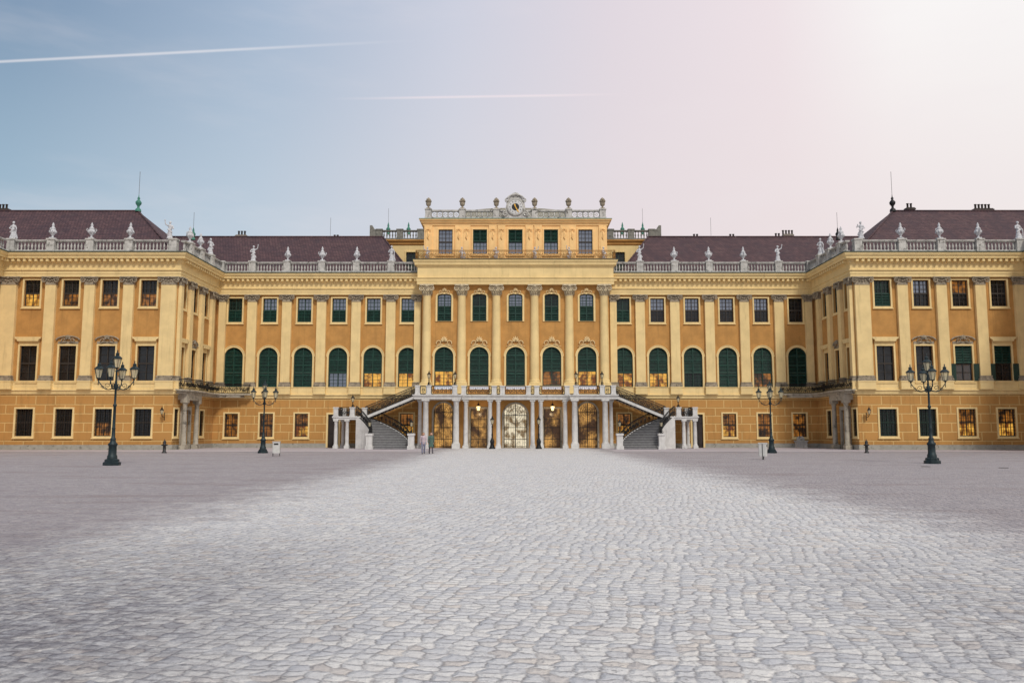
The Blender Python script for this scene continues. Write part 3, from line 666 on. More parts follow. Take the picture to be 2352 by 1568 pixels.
for sg in (-1,1):
    a=[(-44,-12.0,-44,-16.6),(12.0,44,16.6,44)][sg>0]
    r,ym=hip('roof',a[0],a[1],.6,15.2,19.9,26.0,a[2],a[3])
    mb=MB(); mb.tube([(a[2],ym,26.02),(a[3],ym,26.02)],.12,6); obj('ridge_tiles',mb,r,mt='roof'); mb=MB(); mb.tube([(sg*16.6,ym,26.0),(sg*12.0,.6,19.95)],.12,6); obj('ridge_tiles',mb,r,mt='roof')
    a=[(-72,-34.9,-64,-42.3),(34.9,72,42.3,64)][sg>0]
    r,ym=hip('roof',a[0],a[1],-10.3,4.3,19.9,26.35,a[2],a[3])
    mb=MB(); mb.tube([(a[2],ym,26.37),(a[3],ym,26.37)],.12,6); obj('ridge_tiles',mb,r,mt='roof'); mb=MB(); mb.tube([(sg*42.3,ym,26.35),(sg*34.9,-10.3,19.95)],.13,6); obj('ridge_tiles',mb,r,mt='roof')
    mb=MB(); mb.box(min(sg*10.6,sg*34.0),max(sg*10.6,sg*34.0),-.3,1.2,19.3,19.85) ; obj('roof_walk',mb,pal,mt='dark_stone')
    mb=MB(); mb.lathe([(.34,0),(.3,.25),(.14,.4),(.12,.6),(.3,.85),(.34,1.05),(.2,1.25),(.1,1.35),(.16,1.5),(.05,1.7),(.02,2.0)],10)
    f=obj('finial',mb,pal,(sg*42.3,ym,26.3),0,'verdigris' if sg<0 else 'iron'); mb=MB(); mb.tube([(0,0,1.9),(0,0,4.6)],.024,4); obj('rod',mb,f,mt='rod')
    mb=MB(); mb.lathe([(.25,0),(.22,.2),(.1,.35),(.25,.6),(.26,.75),(.1,1.0),(.12,1.15),(.02,1.5)],10)
    f=obj('finial',mb,pal,(sg*37.6,1.0,24.0),0,'verdigris' if sg<0 else 'iron'); mb=MB(); mb.tube([(0,0,1.4),(0,0,3.3)],.022,4); obj('rod',mb,f,mt='rod')
    x0,x1=sorted((sg*10.2,sg*17.6))
    h=[hole(sg*13.0,21.6,1.6,2.7)]; wall('rear_attic_wall','back2',x0,x1,19,25.6,h,'cream'); place(kit_rect(1.6,2.7,'glass_dark','glass_green','sash_green'),(sg*13.0,9,21.6))
    mb=MB(); mb.sweep([(0,25.2),(.15,25.3),(.2,25.6),(.4,25.7),(.4,25.85),(-2,25.86)],[(x0,9),(x1,9)]); obj('rear_cornice',mb,pal,mt='ochre')
    mb=MB(); mb.box(x0,x1,9.4,14,19,25.7); obj('rear_attic_body',mb,pal,mt='cream')
    for u in (17.2,14.6,12.0): obj('pedestal',PEDR,pal,(sg*u,8.95,25.86))
    for u0,u1 in ((16.8,15.0),(14.2,12.4),(11.6,10.0)):
        p,q=sorted((sg*u0,sg*u1)); balus((p,8.95),(q,8.95),25.86,'rear_stone')
    mb=MB(); mb.prism([(-.8,0),(.5,0),(.5,.5),(.2,1.2),(-.2,1.3),(-.5,1.8),(-.8,1.8)] if sg<0 else [(.8,0),(-.5,0),(-.5,.5),(-.2,1.2),(.2,1.3),(.5,1.8),(.8,1.8)],-.5,.5); obj('volute_block',mb,pal,(sg*17.6,9.2,25.9),0,'rear_stone')
    for u in (16.3,13.7):
        mb=MB(); mb.lathe([(.25,0),(.22,.2),(.1,.3),(.26,.55),(.28,.7),(.1,.95),(.13,1.1),(.02,1.6)],10); f=obj('finial',mb,pal,(sg*u,10.2,26.9),0,'verdigris')
        if u>15: mb=MB(); mb.tube([(0,0,1.4),(0,0,3.4)],.022,4); obj('rod',mb,f,mt='rod')
def chim(x,y,z,w,h,pots,m='chimney'):
    mb=MB(); mb.box(-w/2,w/2,-.4,.4,-1.6,h); mb.box(-w/2-.08,w/2+.08,-.48,.48,h-.25,h-.1); c=obj('chimney',mb,pal,(x,y,z),0,m)
    for i in range(pots): mb=MB(); mb.lathe([(.12,h),(.11,h+.45),(.16,h+.47),(.14,h+.55)],8,((i-(pots-1)/2)*.38,0,0)); obj('chimney_pot',mb,c,mt='chimney_dark')
chim(-34.8,9.5,26,1.3,.6,3); chim(-22.8,9.5,25.9,.5,.2,2); chim(22.9,9.5,25.9,.6,.3,2); chim(27.5,9.5,25.9,.5,.3,2); chim(34.6,9.5,25.9,1.2,.8,4); chim(33.3,9.5,25.9,.9,.4,2)
chim(44.9,-1.5,26.3,.9,.8,2,'chimney_dark'); chim(53.2,-1.5,26.2,2.1,.8,5,'chimney_dark'); chim(-58.4,-1.5,26.2,1.5,.8,3,'chimney_dark')
for x in (-23.2,24.5):
    mb=MB(); mb.tube([(0,0,0),(0,0,2.6)],.022,4); obj('rod',mb,pal,(x,8,25.9),0,'rod')
# clock
mb=MB()
mb.prism([(-1.25,0),(1.25,0),(1.3,.35),(1.05,.6),(1.15,1.1),(1.0,1.9),(.85,2.25),(.55,2.55),(.5,2.75),(.25,2.95),(-.25,2.95),(-.5,2.75),(-.55,2.55),(-.85,2.25),(-1.0,1.9),(-1.15,1.1),(-1.05,.6),(-1.3,.35)],-.1,.5)
for q in (-1,1):
    mb.spiral((q*1.15,-.15,.5),.34,.06,PI/2,PI/2-q*8,.09,18,5); mb.spiral((q*.95,-.15,2.1),.26,.05,-PI/2,-PI/2+q*8,.08,16,5)
mb.tube([(1.05*math.cos(a),-.2,1.9+.85*math.sin(a)) for a in [PI*(.12+.76*i/10) for i in range(11)]],.1,6)
rocaille(mb,0,2.75,.42,-.2)
cl=obj('clock',mb,pal,(0,-1.0,26.06),0,'stone')
mb=MB(); M=Matrix.Translation((0,-.1,1.25))@Matrix.Rotation(PI/2,4,'X')
mb.lathe([(1.0,0),(1.0,.12),(.94,.17),(.88,.17),(.84,.1)],32,M=M); obj('bezel',mb,cl,mt='stone')
mb=MB(); mb.lathe([(.84,.1),(.83,.19)],32,M=M); obj('dial',mb,cl,mt='clock_white')
mb=MB(); mb.lathe([(.43,.192),(.42,.205)],24,M=M); obj('dial_centre',mb,cl,mt='clock_black')
nb=MB()
for i,t in enumerate(['XII','I','II','III','IV','V','VI','VII','VIII','IX','X','XI']):
    cu=bpy.data.curves.new('t','FONT'); cu.body=t; cu.size=.27; cu.align_x='CENTER'; cu.align_y='CENTER'
    to=bpy.data.objects.new('temporary',cu); C.objects.link(to); dg=bpy.context.evaluated_depsgraph_get(); dg.update(); me=bpy.data.meshes.new_from_object(to.evaluated_get(dg)); bpy.data.objects.remove(to)
    a=2*PI*i/12; M2=Matrix.Translation((.64*math.sin(a),-.3,1.25+.64*math.cos(a)))@Matrix.Rotation(a,4,'Y')@Matrix.Rotation(PI/2,4,'X')@Matrix.Scale(.7,4,(1,0,0))
    nb.add([v.co for v in me.vertices],[tuple(p.vertices) for p in me.polygons],False,M2)
obj('numerals',nb,cl,mt='clock_black')
mat('clock_gold',L(232,180,70),.05,5,.5)
for a,ln,w in ((2*PI*25/60,.78,.07),(2*PI*(11.4)/12,.42,.08)):
    mb=MB(); d=Vector((math.sin(a),0,math.cos(a))); n=Vector((math.cos(a),0,-math.sin(a))); c=Vector((0,-.33-(.02 if ln>.6 else 0),1.25))
    mb.add([c-d*.12-n*w*.5,c-d*.12+n*w*.5,c+d*ln*.7+n*w,c+d*ln,c+d*ln*.7-n*w],[(0,1,2,3,4)])
    obj('clock_hand',mb,cl,mt='clock_gold')
# ---------------------------------------------------------------- grand staircase with terrace
st=thing('grand_staircase','white stone terrace on columns with two curved stair flights before the central doors','staircase')
FT=-4.9; FC=-4.0
edge=[(-10.85,YR-.3),(-10.85,FT),(-5.9,FT),(-5.9,FC),(5.9,FC),(5.9,FT),(10.85,FT),(10.85,YR-.3)]
mb=MB(); mb.slab([(-10.85,YR-.27),(-10.85,FT),(-5.9,FT),(-5.9,FC),(5.9,FC),(5.9,FT),(10.85,FT),(10.85,YR-.27)],5.25,5.7)
mb.sweep([(0,5.25),(.04,5.27),(.04,5.45),(.1,5.5),(.14,5.6),(.2,5.64),(.2,5.75),(-.3,5.76)],edge); obj('terrace_slab',mb,st,mt='white_stone')
CM={}
def column(x,y,r,h=5.25):
    k=(r,h)
    if k not in CM:
        mb=MB(); b=r*1.3; mb.box(-b,b,-b,b,0,.5 if r>.25 else .3); z=.5 if r>.25 else .3
        mb.lathe([(r*1.2,z),(r*1.22,z+.1),(r*1.05,z+.16),(r,z+.22),(r,z+1.4),(r*.86,h-.42),(r*.98,h-.38),(r*.88,h-.3),(r*1.15,h-.2),(r*1.2,h-.16)],16); mb.box(-b,b,-b,b,h-.17,h-.003); CM[k]=mb.mesh('column','white_stone')
    obj('column',CM[k],st,(x,y,0))
for s_ in (-1,1):
    for x,y,r in ((9.63,-4.55,.32),(6.36,-4.55,.32),(10.5,-2.4,.22),(5.4,-3.65,.23),(2.76,-3.65,.23),(1.85,-3.65,.23),(5.4,-1.9,.2),(2.76,-1.9,.2)): column(s_*x,y,r)
mb=MB(); mb.box(-.24,.24,-.24,.24,0,.86); mb.box(-.3,.3,-.3,.3,.86,.98); mb.box(-.29,.29,-.29,.29,0,.12); PM=mb.mesh('rail_pedestal','white_stone')
def rp(x,y,z=5.76,parent=st): obj('rail_pedestal',PM,parent,(x,y,z))
for s_ in (-1,1):
    f=FT+.12; c=FC+.12
    for x,y in ((10.5,f),(9.3,f),(6.5,f),(5.6,c),(2.3,c),(1.4,c)): rp(s_*x,y)
    for a,b in (((10.2,f),(9.6,f)),((9.0,f),(6.8,f)),((5.3,c),(2.6,c)),((2.0,c),(1.7,c))): ironrail([(s_*a[0],a[1],5.76),(s_*b[0],b[1],5.76)],.92,parent=st)
    ironrail([(s_*10.6,f+.3,5.76),(s_*10.6,-3.2,5.76)],.92,parent=st)
ironrail([(-1.1,FC+.12,5.76),(1.1,FC+.12,5.76)],.92,parent=st)
R_=4.73; NS=20; ZL=3.4; A1=math.radians(80)
def sp(t,side,s_,off=0):
    ph=A1*t; x=-12.85-R_*(1-math.cos(ph)); y=-8.0+R_*math.sin(ph); hw=1.95-.55*t+off
    return (-s_*(x+side*hw*math.cos(ph)), y+side*hw*math.sin(ph))
for s_ in (-1,1):
    stp=MB(); trd=MB()
    for i in range(NS):
        t0,t1=i/NS,(i+1)/NS; z=ZL*(i+1)/NS
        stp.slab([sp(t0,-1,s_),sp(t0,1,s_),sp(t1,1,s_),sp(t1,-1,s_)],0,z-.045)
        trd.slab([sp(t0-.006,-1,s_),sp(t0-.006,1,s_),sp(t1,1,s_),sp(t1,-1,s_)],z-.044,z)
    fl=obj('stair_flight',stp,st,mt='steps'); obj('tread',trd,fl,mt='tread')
    for side in (-1,1):
        mb=MB(); n=16; rail=[]
        for i in range(n):
            t0,t1=i/n,(i+1)/n; a0,a1=sp(t0,side,s_,0),sp(t1,side,s_,0); b0,b1=sp(t0,side,s_,.18),sp(t1,side,s_,.18)
            z0,z1=ZL*t0+.1,ZL*t1+.1
            v=[(*a0,0),(*b0,0),(*b1,0),(*a1,0),(*a0,z0),(*b0,z0),(*b1,z1),(*a1,z1)]
            mb.add(v,[(4,5,6,7),(0,4,7,3),(1,2,6,5)]+([(0,1,5,4)] if i==0 else [])+([(2,3,7,6)] if i==n-1 else [])); m_=sp(t0,side,s_,.09); rail.append((*m_,z0))
        m_=sp(1,side,s_,.09); rail.append((*m_,ZL+.1)); rail=rail[1:]
        obj('stringer',mb,st,mt='white_stone'); ironrail(rail,1.02,parent=st)
        e=sp(0,side,s_,.2); mb=MB(); mb.box(-.3,.3,-.3,.3,0,1.55); mb.box(-.38,.38,-.38,.38,0,.35); mb.box(-.37,.37,-.37,.37,1.4,1.62); obj('newel',mb,st,(e[0],e[1]-.1,0),0,'white_stone')
    X=lambda x:s_*x
    x0,x1=sorted((X(16.4),X(19.5)))
    mb=MB(); mb.box(x0,x1,-4.9,-.3,3.08,ZL); mb.box(x0-.08,x1+.08,-4.98,-.3,ZL-.12,ZL+.017); obj('landing',mb,st,mt='white_stone')
    for x,y in ((19.2,-4.65),(19.2,-.9),(18.0,-4.65),(16.75,-2.4)): column(X(x),y,.2,3.08)
    for x,y in ((19.2,-4.7),(17.45,-4.7)): rp(X(x),y,ZL+.02)
    rp(X(19.2),-.7,ZL+.02)
    ironrail([(X(18.9),-4.75,ZL+.02),(X(17.75),-4.75,ZL+.02)],.95,parent=st); ironrail([(X(19.3),-4.4,ZL+.02),(X(19.3),-1.0,ZL+.02)],.95,parent=st); ironrail([(X(18.9),-.45,ZL+.02),(X(16.6),-.45,ZL+.02)],.95,parent=st)
    n2=14; up=MB(); ut=MB(); xs_,xe=16.4,10.85
    for i in range(n2):
        a=xs_+(xe-xs_)*i/n2; b=xs_+(xe-xs_)*(i+1)/n2; z=ZL+(5.75-ZL)*(i+1)/n2; p,q=sorted((X(a),X(b)))
        up.box(p,q,-3.0,-.7,z-.3,z-.04); ut.box(p-.01,q+.01,-3.0,-.7,z-.039,z)
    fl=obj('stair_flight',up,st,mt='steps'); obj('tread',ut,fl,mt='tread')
    for y0,y1 in ((-3.2,-3.0),(-.7,-.5)):
        mb=MB(); mb.prism([(X(xs_),ZL-.25),(X(xe),5.45),(X(xe),5.76),(X(xs_),ZL+.06)],y0,y1); obj('stringer',mb,st,mt='white_stone')
        ironrail([(X(xs_+(xe-xs_)*t),(y0+y1)/2,ZL+.06+(5.7-ZL)*t) for t in (0,.25,.5,.75,1)],1.02,parent=st)
    rp(X(16.4),-3.3,ZL+.02)
# ---------------------------------------------------------------- lanterns & lamps
def lantern_meshes(s):
    fr=MB(); gl=MB()
    h=.46*s; rb=.12*s; rt_=.22*s
    gl.lathe([(rb*.95,0),(rt_*.95,h)],6,smooth=False)
    fr.lathe([(.02*s,-.16*s),(.06*s,-.1*s),(.03*s,-.07*s),(rb*1.1,-.03*s),(rb*1.15,0)],6,smooth=False)
    for k in range(6):
        a=2*PI*k/6; fr.tube([(rb*math.cos(a),rb*math.sin(a),0),(rt_*math.cos(a),rt_*math.sin(a),h)],.013*s,4)
    fr.lathe([(rt_*1.18,h),(rt_*1.18,h+.04*s),(rt_*.7,h+.14*s),(rt_*.42,h+.18*s),(rt_*.42,h+.26*s),(rt_*.52,h+.27*s),(rt_*.1,h+.37*s),(.03*s,h+.4*s),(.035*s,h+.44*s),(.005,h+.5*s)],6,smooth=False)
    return fr,gl
def lantern(parent,loc,s,mt='lamp_green',glass_='lantern_glass'):
    key=('lan',s,mt,glass_)
    if key not in KITS: a,b=lantern_meshes(s); KITS[key]=(a.mesh('lantern',mt),b.mesh('glass',glass_))
    o=obj('lantern',KITS[key][0],parent,loc); obj('glass',KITS[key][1],o); return o
def street_lamp(label,loc,rz):
    t=thing('street_lamp',label,'street lamp',loc,rz,'five lantern street lamps on the courtyard')
    mb=MB(); mb.lathe([(.44,0),(.44,.16),(.36,.2),(.36,.3),(.3,.34)],8,smooth=False,rot=PI/8)
    mb.lathe([(.26,.34),(.25,.5),(.21,.56),(.2,1.0),(.23,1.05),(.25,1.12),(.17,1.2),(.13,1.32),(.15,1.4),(.1,1.46),(.085,1.9),(.1,1.95),(.08,2.0),(.07,3.1),(.1,3.14),(.1,3.2),(.06,3.26),(.055,4.0),(.1,4.06),(.12,4.2),(.07,4.34),(.05,4.5),(.05,4.95),(.08,5.0),(.04,5.06)],12)
    obj('post',mb,t,mt='lamp_green')
    for k in range(4):
        a=PI/2*k; M=Matrix.Rotation(a,4,'Z'); mb=MB()
        pts=[]
        for i in range(13):
            u=i/12; x=.06+.84*u; z=4.15-.16*math.sin(u*PI*1.1)+.28*u**3; pts.append((x,0,z))
        mb.tube(pts,[.032-.008*i/12 for i in range(13)],6,M=M)
        sp_=[]
        for i in range(15): u=i/14; R=.16*(1-.75*u); an=-PI/2+u*8; sp_.append((.42+R*math.cos(an),0,4.22+R*math.sin(an)))
        mb.tube(sp_,.016,5,M=M); sp_=[]
        for i in range(15): u=i/14; R=.1*(1-.75*u); an=-PI/2-u*8; sp_.append((.7+R*math.cos(an),0,4.16+R*math.sin(an)))
        mb.tube(sp_,.014,5,M=M); mb.tube([(.9,0,4.25),(.9,0,4.52)],.022,6,M=M)
        obj('arm',mb,t,mt='lamp_green'); lantern(t,(.9*math.cos(a),.9*math.sin(a),4.64),.98)
    lantern(t,(0,0,5.2),1.0); return t
l1=street_lamp('tall five lantern street lamp nearest the camera on the left side of the courtyard',(-21.4,-49.3,0),math.radians(8))
dup(l1,(23.3,-46.9,0),math.radians(-12),'tall five lantern street lamp on the right, in front of the right wing')
dup(l1,(-21.2,-23.6,0),math.radians(20),'smaller looking five lantern street lamp left of the left stair flight, near the palace')
dup(l1,(21.5,-23.6,0),math.radians(-14),'smaller looking five lantern street lamp right of the right stair flight, near the palace')
def small_lamp(label,loc,h,s=.85,group='iron lanterns on the staircase'):
    t=thing('lantern_post',label,'lantern',loc,.2,group); mb=MB(); k=h-1.05*s
    mb.lathe([(.17,0),(.17,.06),(.1,.1),(.08,k*.3),(.11,k*.36),(.05,k*.5),(.04,k*.8),(.07,k*.86),(.03,k)],10)
    for q in range(3):
        a=2*PI*q/3; mb.tube([(.04*math.cos(a),.04*math.sin(a),k*.6),(.16*math.cos(a),.16*math.sin(a),k*.4),(.2*math.cos(a),.2*math.sin(a),k*.12),(.14*math.cos(a),.14*math.sin(a),0.02)],.022,5)
    obj('post',mb,t,mt='iron'); lantern(t,(0,0,k+.14*s),s,'iron'); return t
for s_,w in ((-1,'left'),(1,'right')):
    small_lamp(f'black lantern on the outer {w} pedestal of the terrace railing',(s_*9.3,FT+.12,6.74),1.55)
    small_lamp(f'black lantern on the inner {w} pedestal of the terrace railing',(s_*6.5,FT+.12,6.74),1.55)
    small_lamp(f'black lantern on the landing corner of the {w} staircase',(s_*17.45,-4.7,4.4),1.35)
    a=sp(0,1,s_,.2); b=sp(0,-1,s_,.2)
    small_lamp(f'black lantern on the newel at the inner foot of the {w} stair flight',(a[0],a[1]-.1,1.62),1.5)
    small_lamp(f'black lantern on the newel at the outer foot of the {w} stair flight',(b[0],b[1]-.1,1.62),1.5)
    t=thing('standing_lantern',f'ornate black standing lantern on the ground {w} of the central arch','lantern',(s_*2.45,-6.0,0),0,'standing lanterns by the central arch')
    mb=MB(); mb.lathe([(.34,0),(.34,.12),(.2,.18),(.16,.5),(.22,.62),(.24,.8),(.12,1.0),(.07,1.2),(.09,1.5),(.05,1.7),(.05,2.2),(.09,2.3),(.04,2.45)],12)
    for q in range(4):
        an=PI/4+PI/2*q; mb.tube([(.1*math.cos(an),.1*math.sin(an),1.1),(.26*math.cos(an),.26*math.sin(an),.85),(.22*math.cos(an),.22*math.sin(an),.45),(.36*math.cos(an),.36*math.sin(an),.04)],.035,5)
    obj('post',mb,t,mt='iron'); lantern(t,(0,0,2.6),.95,'iron')
    t=thing('wall_lantern',f'bracket lantern on the wing wall beside the {w} portal','lantern',(s_*34.9,YW,3.2),0,'bracket lanterns beside the portals')
    mb=MB(); mb.tube([(0,0,.1),(0,-.3,.0),(0,-.6,.12),(0,-.7,.2)],.025,5); mb.tube([(0,-.02,-.3),(0,-.02,.5)],.03,5); mb.tube([(0,0,.4),(0,-.3,.3),(0,-.55,.1)],.02,5); obj('bracket',mb,t,mt='iron'); lantern(t,(0,-.7,.34),.8,'iron')
    t=thing('hanging_lantern',f'lit hanging lantern under the terrace, {w} of the central arch','lantern',(s_*4.07,-2.6,5.25),0,'lit lanterns hanging under the terrace')
    mb=MB(); mb.tube([(0,0,0),(0,0,-.45)],.015,4); obj('chain',mb,t,mt='iron'); lantern(t,(0,0,-1.15),1.0,'iron','bulb')
    lo_=bpy.data.lights.new('lantern_light','POINT'); lo_.energy=30; lo_.color=(1,.7,.38); lo_.shadow_soft_size=.15; lob=bpy.data.objects.new('lantern_light',lo_); C.objects.link(lob); lob.parent=t; lob.location=(0,0,-1.5)
# ---------------------------------------------------------------- urns and statues
def urn_meshes():
    mb=MB(); mb.box(-.24,.24,-.24,.24,0,.14); mb.lathe([(.18,.14),(.09,.22),(.08,.32),(.16,.42),(.29,.62),(.33,.8),(.28,.93),(.2,.99),(.27,1.05),(.24,1.11),(.13,1.22),(.1,1.32),(.14,1.42),(.08,1.56),(.03,1.7)],16)
    for q in (-1,1): mb.spiral((q*.34,0,.9),.15,.05,PI/2,PI/2-q*6,.042,12,5)
    for k in range(8): a=2*PI*k/8; mb.ball((.3*math.cos(a),.3*math.sin(a),.72),.09,6,4,sz=1.6)
    u1=mb.mesh('urn','statue_stone')
    mb=MB(); mb.box(-.24,.24,-.24,.24,0,.12); mb.lathe([(.18,.12),(.1,.2),(.09,.3),(.24,.42),(.3,.62),(.27,.74),(.33,.8)],14)
    for k in range(14):
        a=2*PI*k/14; r=.26 if k%2 else .16; mb.ball((r*math.cos(a),r*math.sin(a),.92+(.18 if k%2==0 else 0)),.12,6,5)
    mb.ball((0,0,1.22),.14,6,5); u2=mb.mesh('urn','grey_stone')
    return u1,u2
U1,U2=urn_meshes()
def statue_mesh(v):
    mb=MB(); s_=1 if v%2 else -1
    mb.cap((-.1,0,.1),.12,(-.09,0,.55),.12); mb.cap((.1,-.03,.1),.11,(.08,-.04,.55),.12)
    mb.lathe([(.24,.08),(.26,.2),(.21,.55),(.18,.85),(.14,1.0),(.18,1.2),(.2,1.36),(.09,1.48)],12,sy=.75)
    mb.cap((0,0,1.42),.065,(0,0,1.56),.06); mb.ball((.02*s_,-.02,1.68),.12,10,8,sz=1.2); mb.ball((0,.03,1.74),.11,8,6)
    mb.cap((-.2*s_,0,1.36),.075,(-.34*s_,-.08,1.1),.06); mb.cap((-.34*s_,-.08,1.1),.06,(-.14*s_,-.26,1.0),.048)
    if v%3==0: mb.cap((.2*s_,0,1.36),.075,(.44*s_,-.05,1.5),.055); mb.cap((.44*s_,-.05,1.5),.055,(.5*s_,-.1,1.82),.045); mb.ball((.5*s_,-.1,1.9),.08)
    elif v%3==1: mb.cap((.2*s_,0,1.36),.075,(.36*s_,-.02,1.08),.06); mb.cap((.36*s_,-.02,1.08),.06,(.4*s_,-.12,.82),.048); mb.cap((.42*s_,-.14,.1),.05,(.42*s_,-.14,1.0),.05); mb.cap((.36*s_,.05,.1),.14,(.3*s_,.05,.5),.09)
    else: mb.cap((.2*s_,0,1.36),.075,(.4*s_,-.1,1.2),.055); mb.cap((.4*s_,-.1,1.2),.055,(.3*s_,-.2,1.5),.045)
    for k in range(5): mb.cap((-.2+.1*k,-.18,.1),.045,(.15-.065*k,-.13,1.05),.036)
    mb.cap((-.2*s_,.08,1.35),.08,(.23*s_,.1,.5),.11); mb.cap((.19*s_,-.12,.95),.07,(-.19*s_,-.14,.7),.08)
    mb.lathe([(.34,0),(.32,.1),(.28,.13)],8)
    return remesh(mb,'statue','statue_stone',.032,1)
SM=[statue_mesh(v) for v in range(4)]
zt=ZB+1.36
for s_,w in ((-1,'left'),(1,'right')):
    for n_,(u) in zip(('outermost','middle','innermost'),(46.86,42.93,39.0)):
        tag(obj('urn',U1,None,(s_*u,YW-O,zt),.3*u),f'white stone urn on the {w} wing front balustrade, {n_} of the three','urn','stone urns on the balustrades')
    for n_,y in (('nearer the camera',-9.9),('farther back',-7.0)):
        tag(obj('urn',U1,None,(s_*(XW-O),y,zt),.2*y),f'stone urn on the {w} wing inner side balustrade, the one {n_}','urn','stone urns on the balustrades')
    for n_,u in (('nearest the wing',BP[3]),('middle of three',BP[2]),('nearest the centre',BP[1])):
        tag(obj('urn',U1,None,(s_*u,-O,zt),.3*u),f'stone urn on the long {w} balustrade before the roof, {n_}','urn','stone urns on the balustrades')
    g_='stone statues on the balustrades'
    tag(obj('statue',SM[1],None,(s_*50.9,YW-O,zt),.1*s_),f'stone statue at the {w} edge of the photograph on the wing balustrade','statue',g_)
    tag(obj('statue',SM[0 if s_<0 else 2],None,(s_*35.0,YW-O,zt),-.2*s_),f'stone statue on the inner front corner of the {w} wing balustrade','statue',g_)
    tag(obj('statue',SM[2 if s_<0 else 1],None,(s_*(XW-O),-4.1,zt),s_*-.9),f'stone statue on the inner side balustrade of the {w} wing','statue',g_)
    tag(obj('statue',SM[3],None,(s_*BP[4],-O,zt),.2),f'stone statue on the long {w} balustrade next to the wing','statue',g_)
    tag(obj('statue',SM[1 if s_<0 else 3],None,(s_*BP[0],-O,zt),-.3),f'stone statue on the long {w} balustrade next to the central block','statue',g_)
ordn=['first','second','third','fourth','fifth','sixth']
for i,u in enumerate(AU):
    tag(obj('urn',U2,None,(u,-.75,27.2)),f'grey flower urn on the top parapet beside the clock, {ordn[i]} from the left','urn','flower urns on the top parapet')
    o=tag(obj('statue',SM[i%4],None,(u*1.0,-1.2,21.12),.15*i),f'small white statue behind the gilded railing, {ordn[i]} from the left','statue','small statues behind the gilded railing'); o.scale=(.85,.85,.85)
# ---------------------------------------------------------------- courtyard furniture
def bin_(label,loc,rz):
    t=thing('litter_bin',label,'bin',loc,rz,'white litter bins on the courtyard'); mb=MB()
    mb.slab([(-.26,-.2),(-.2,-.24),(.2,-.24),(.26,-.2),(.26,.2),(.2,.24),(-.2,.24),(-.26,.2)],.22,1.02); obj('body',mb,t,mt='bin_white')
    mb=MB(); mb.slab([(-.28,-.26),(.28,-.26),(.28,.26),(-.28,.26)],1.022,1.07); obj('lid',mb,t,mt='bin_white')
    mb=MB(); mb.box(-.16,.16,-.246,-.241,.82,.94); obj('slot',mb,t,mt='black_paint')
    for q in (-1,1): mb=MB(); mb.box(q*.24-.03,q*.24+.03,-.03,.03,0,1.0); obj('leg',mb,t,mt='rod')
bin_('white litter bin on the left of the courtyard near the smaller street lamp',(-17.6,-32.2,0),.15)
bin_('white litter bin on the right of the courtyard, turned almost edge on',(15.9,-40.0,0),1.15)
for s_,w in ((-1,'left'),(1,'right')):
    t=thing('hydrant',f'black cast iron hydrant standing in front of the {w} wing','hydrant',(s_*29.6,-23.3,0),.3,'black hydrants before the wings')
    mb=MB(); mb.lathe([(.2,0),(.2,.08),(.13,.12),(.12,.6),(.15,.64),(.15,.72),(.11,.76),(.13,.9),(.1,1.0),(.03,1.06),(.04,1.12),(.01,1.18)],10); obj('body',mb,t,mt='black_paint')
    for q in (-1,1): mb=MB(); mb.tube([(q*.1,0,.68),(q*.24,0,.68)],.06,8); obj('outlet',mb,t,mt='black_paint')
t=thing('fountain','small white carved stone wall fountain against the ochre wall right of the stairs','fountain',(31.9,-.5,0))
mb=MB(); mb.box(-.6,.6,-.35,.35,.1,.75); mb.box(-.66,.66,-.42,.35,0,.12); mb.box(-.68,.68,-.44,.36,.7,.82); obj('basin',mb,t,mt='stone')
mb=MB(); mb.prism([(-.4,.82),(.4,.82),(.4,1.1),(.15,1.3),(-.15,1.3),(-.4,1.1)],.0,.3); mb.ball((0,-.05,1.02),.13); obj('back_panel',mb,t,mt='stone')
for i,(x,y,lb) in enumerate(((20.9,-51.0,'small dark drain cover in the paving left of the large right street lamp'),(24.0,-52.5,'small dark drain cover in the paving right of the large right street lamp'))):
    mb=MB(); mb.slab([(-.2,-.12),(.2,-.12),(.2,.12),(-.2,.12)],.004,.012)
    for k in range(5): mb.box(-.18+k*.08,-.13+k*.08,-.1,.1,.013,.018)
    tag(obj('drain_cover',mb,None,(x,y,0),.2*i,'black_paint'),lb,'drain cover')
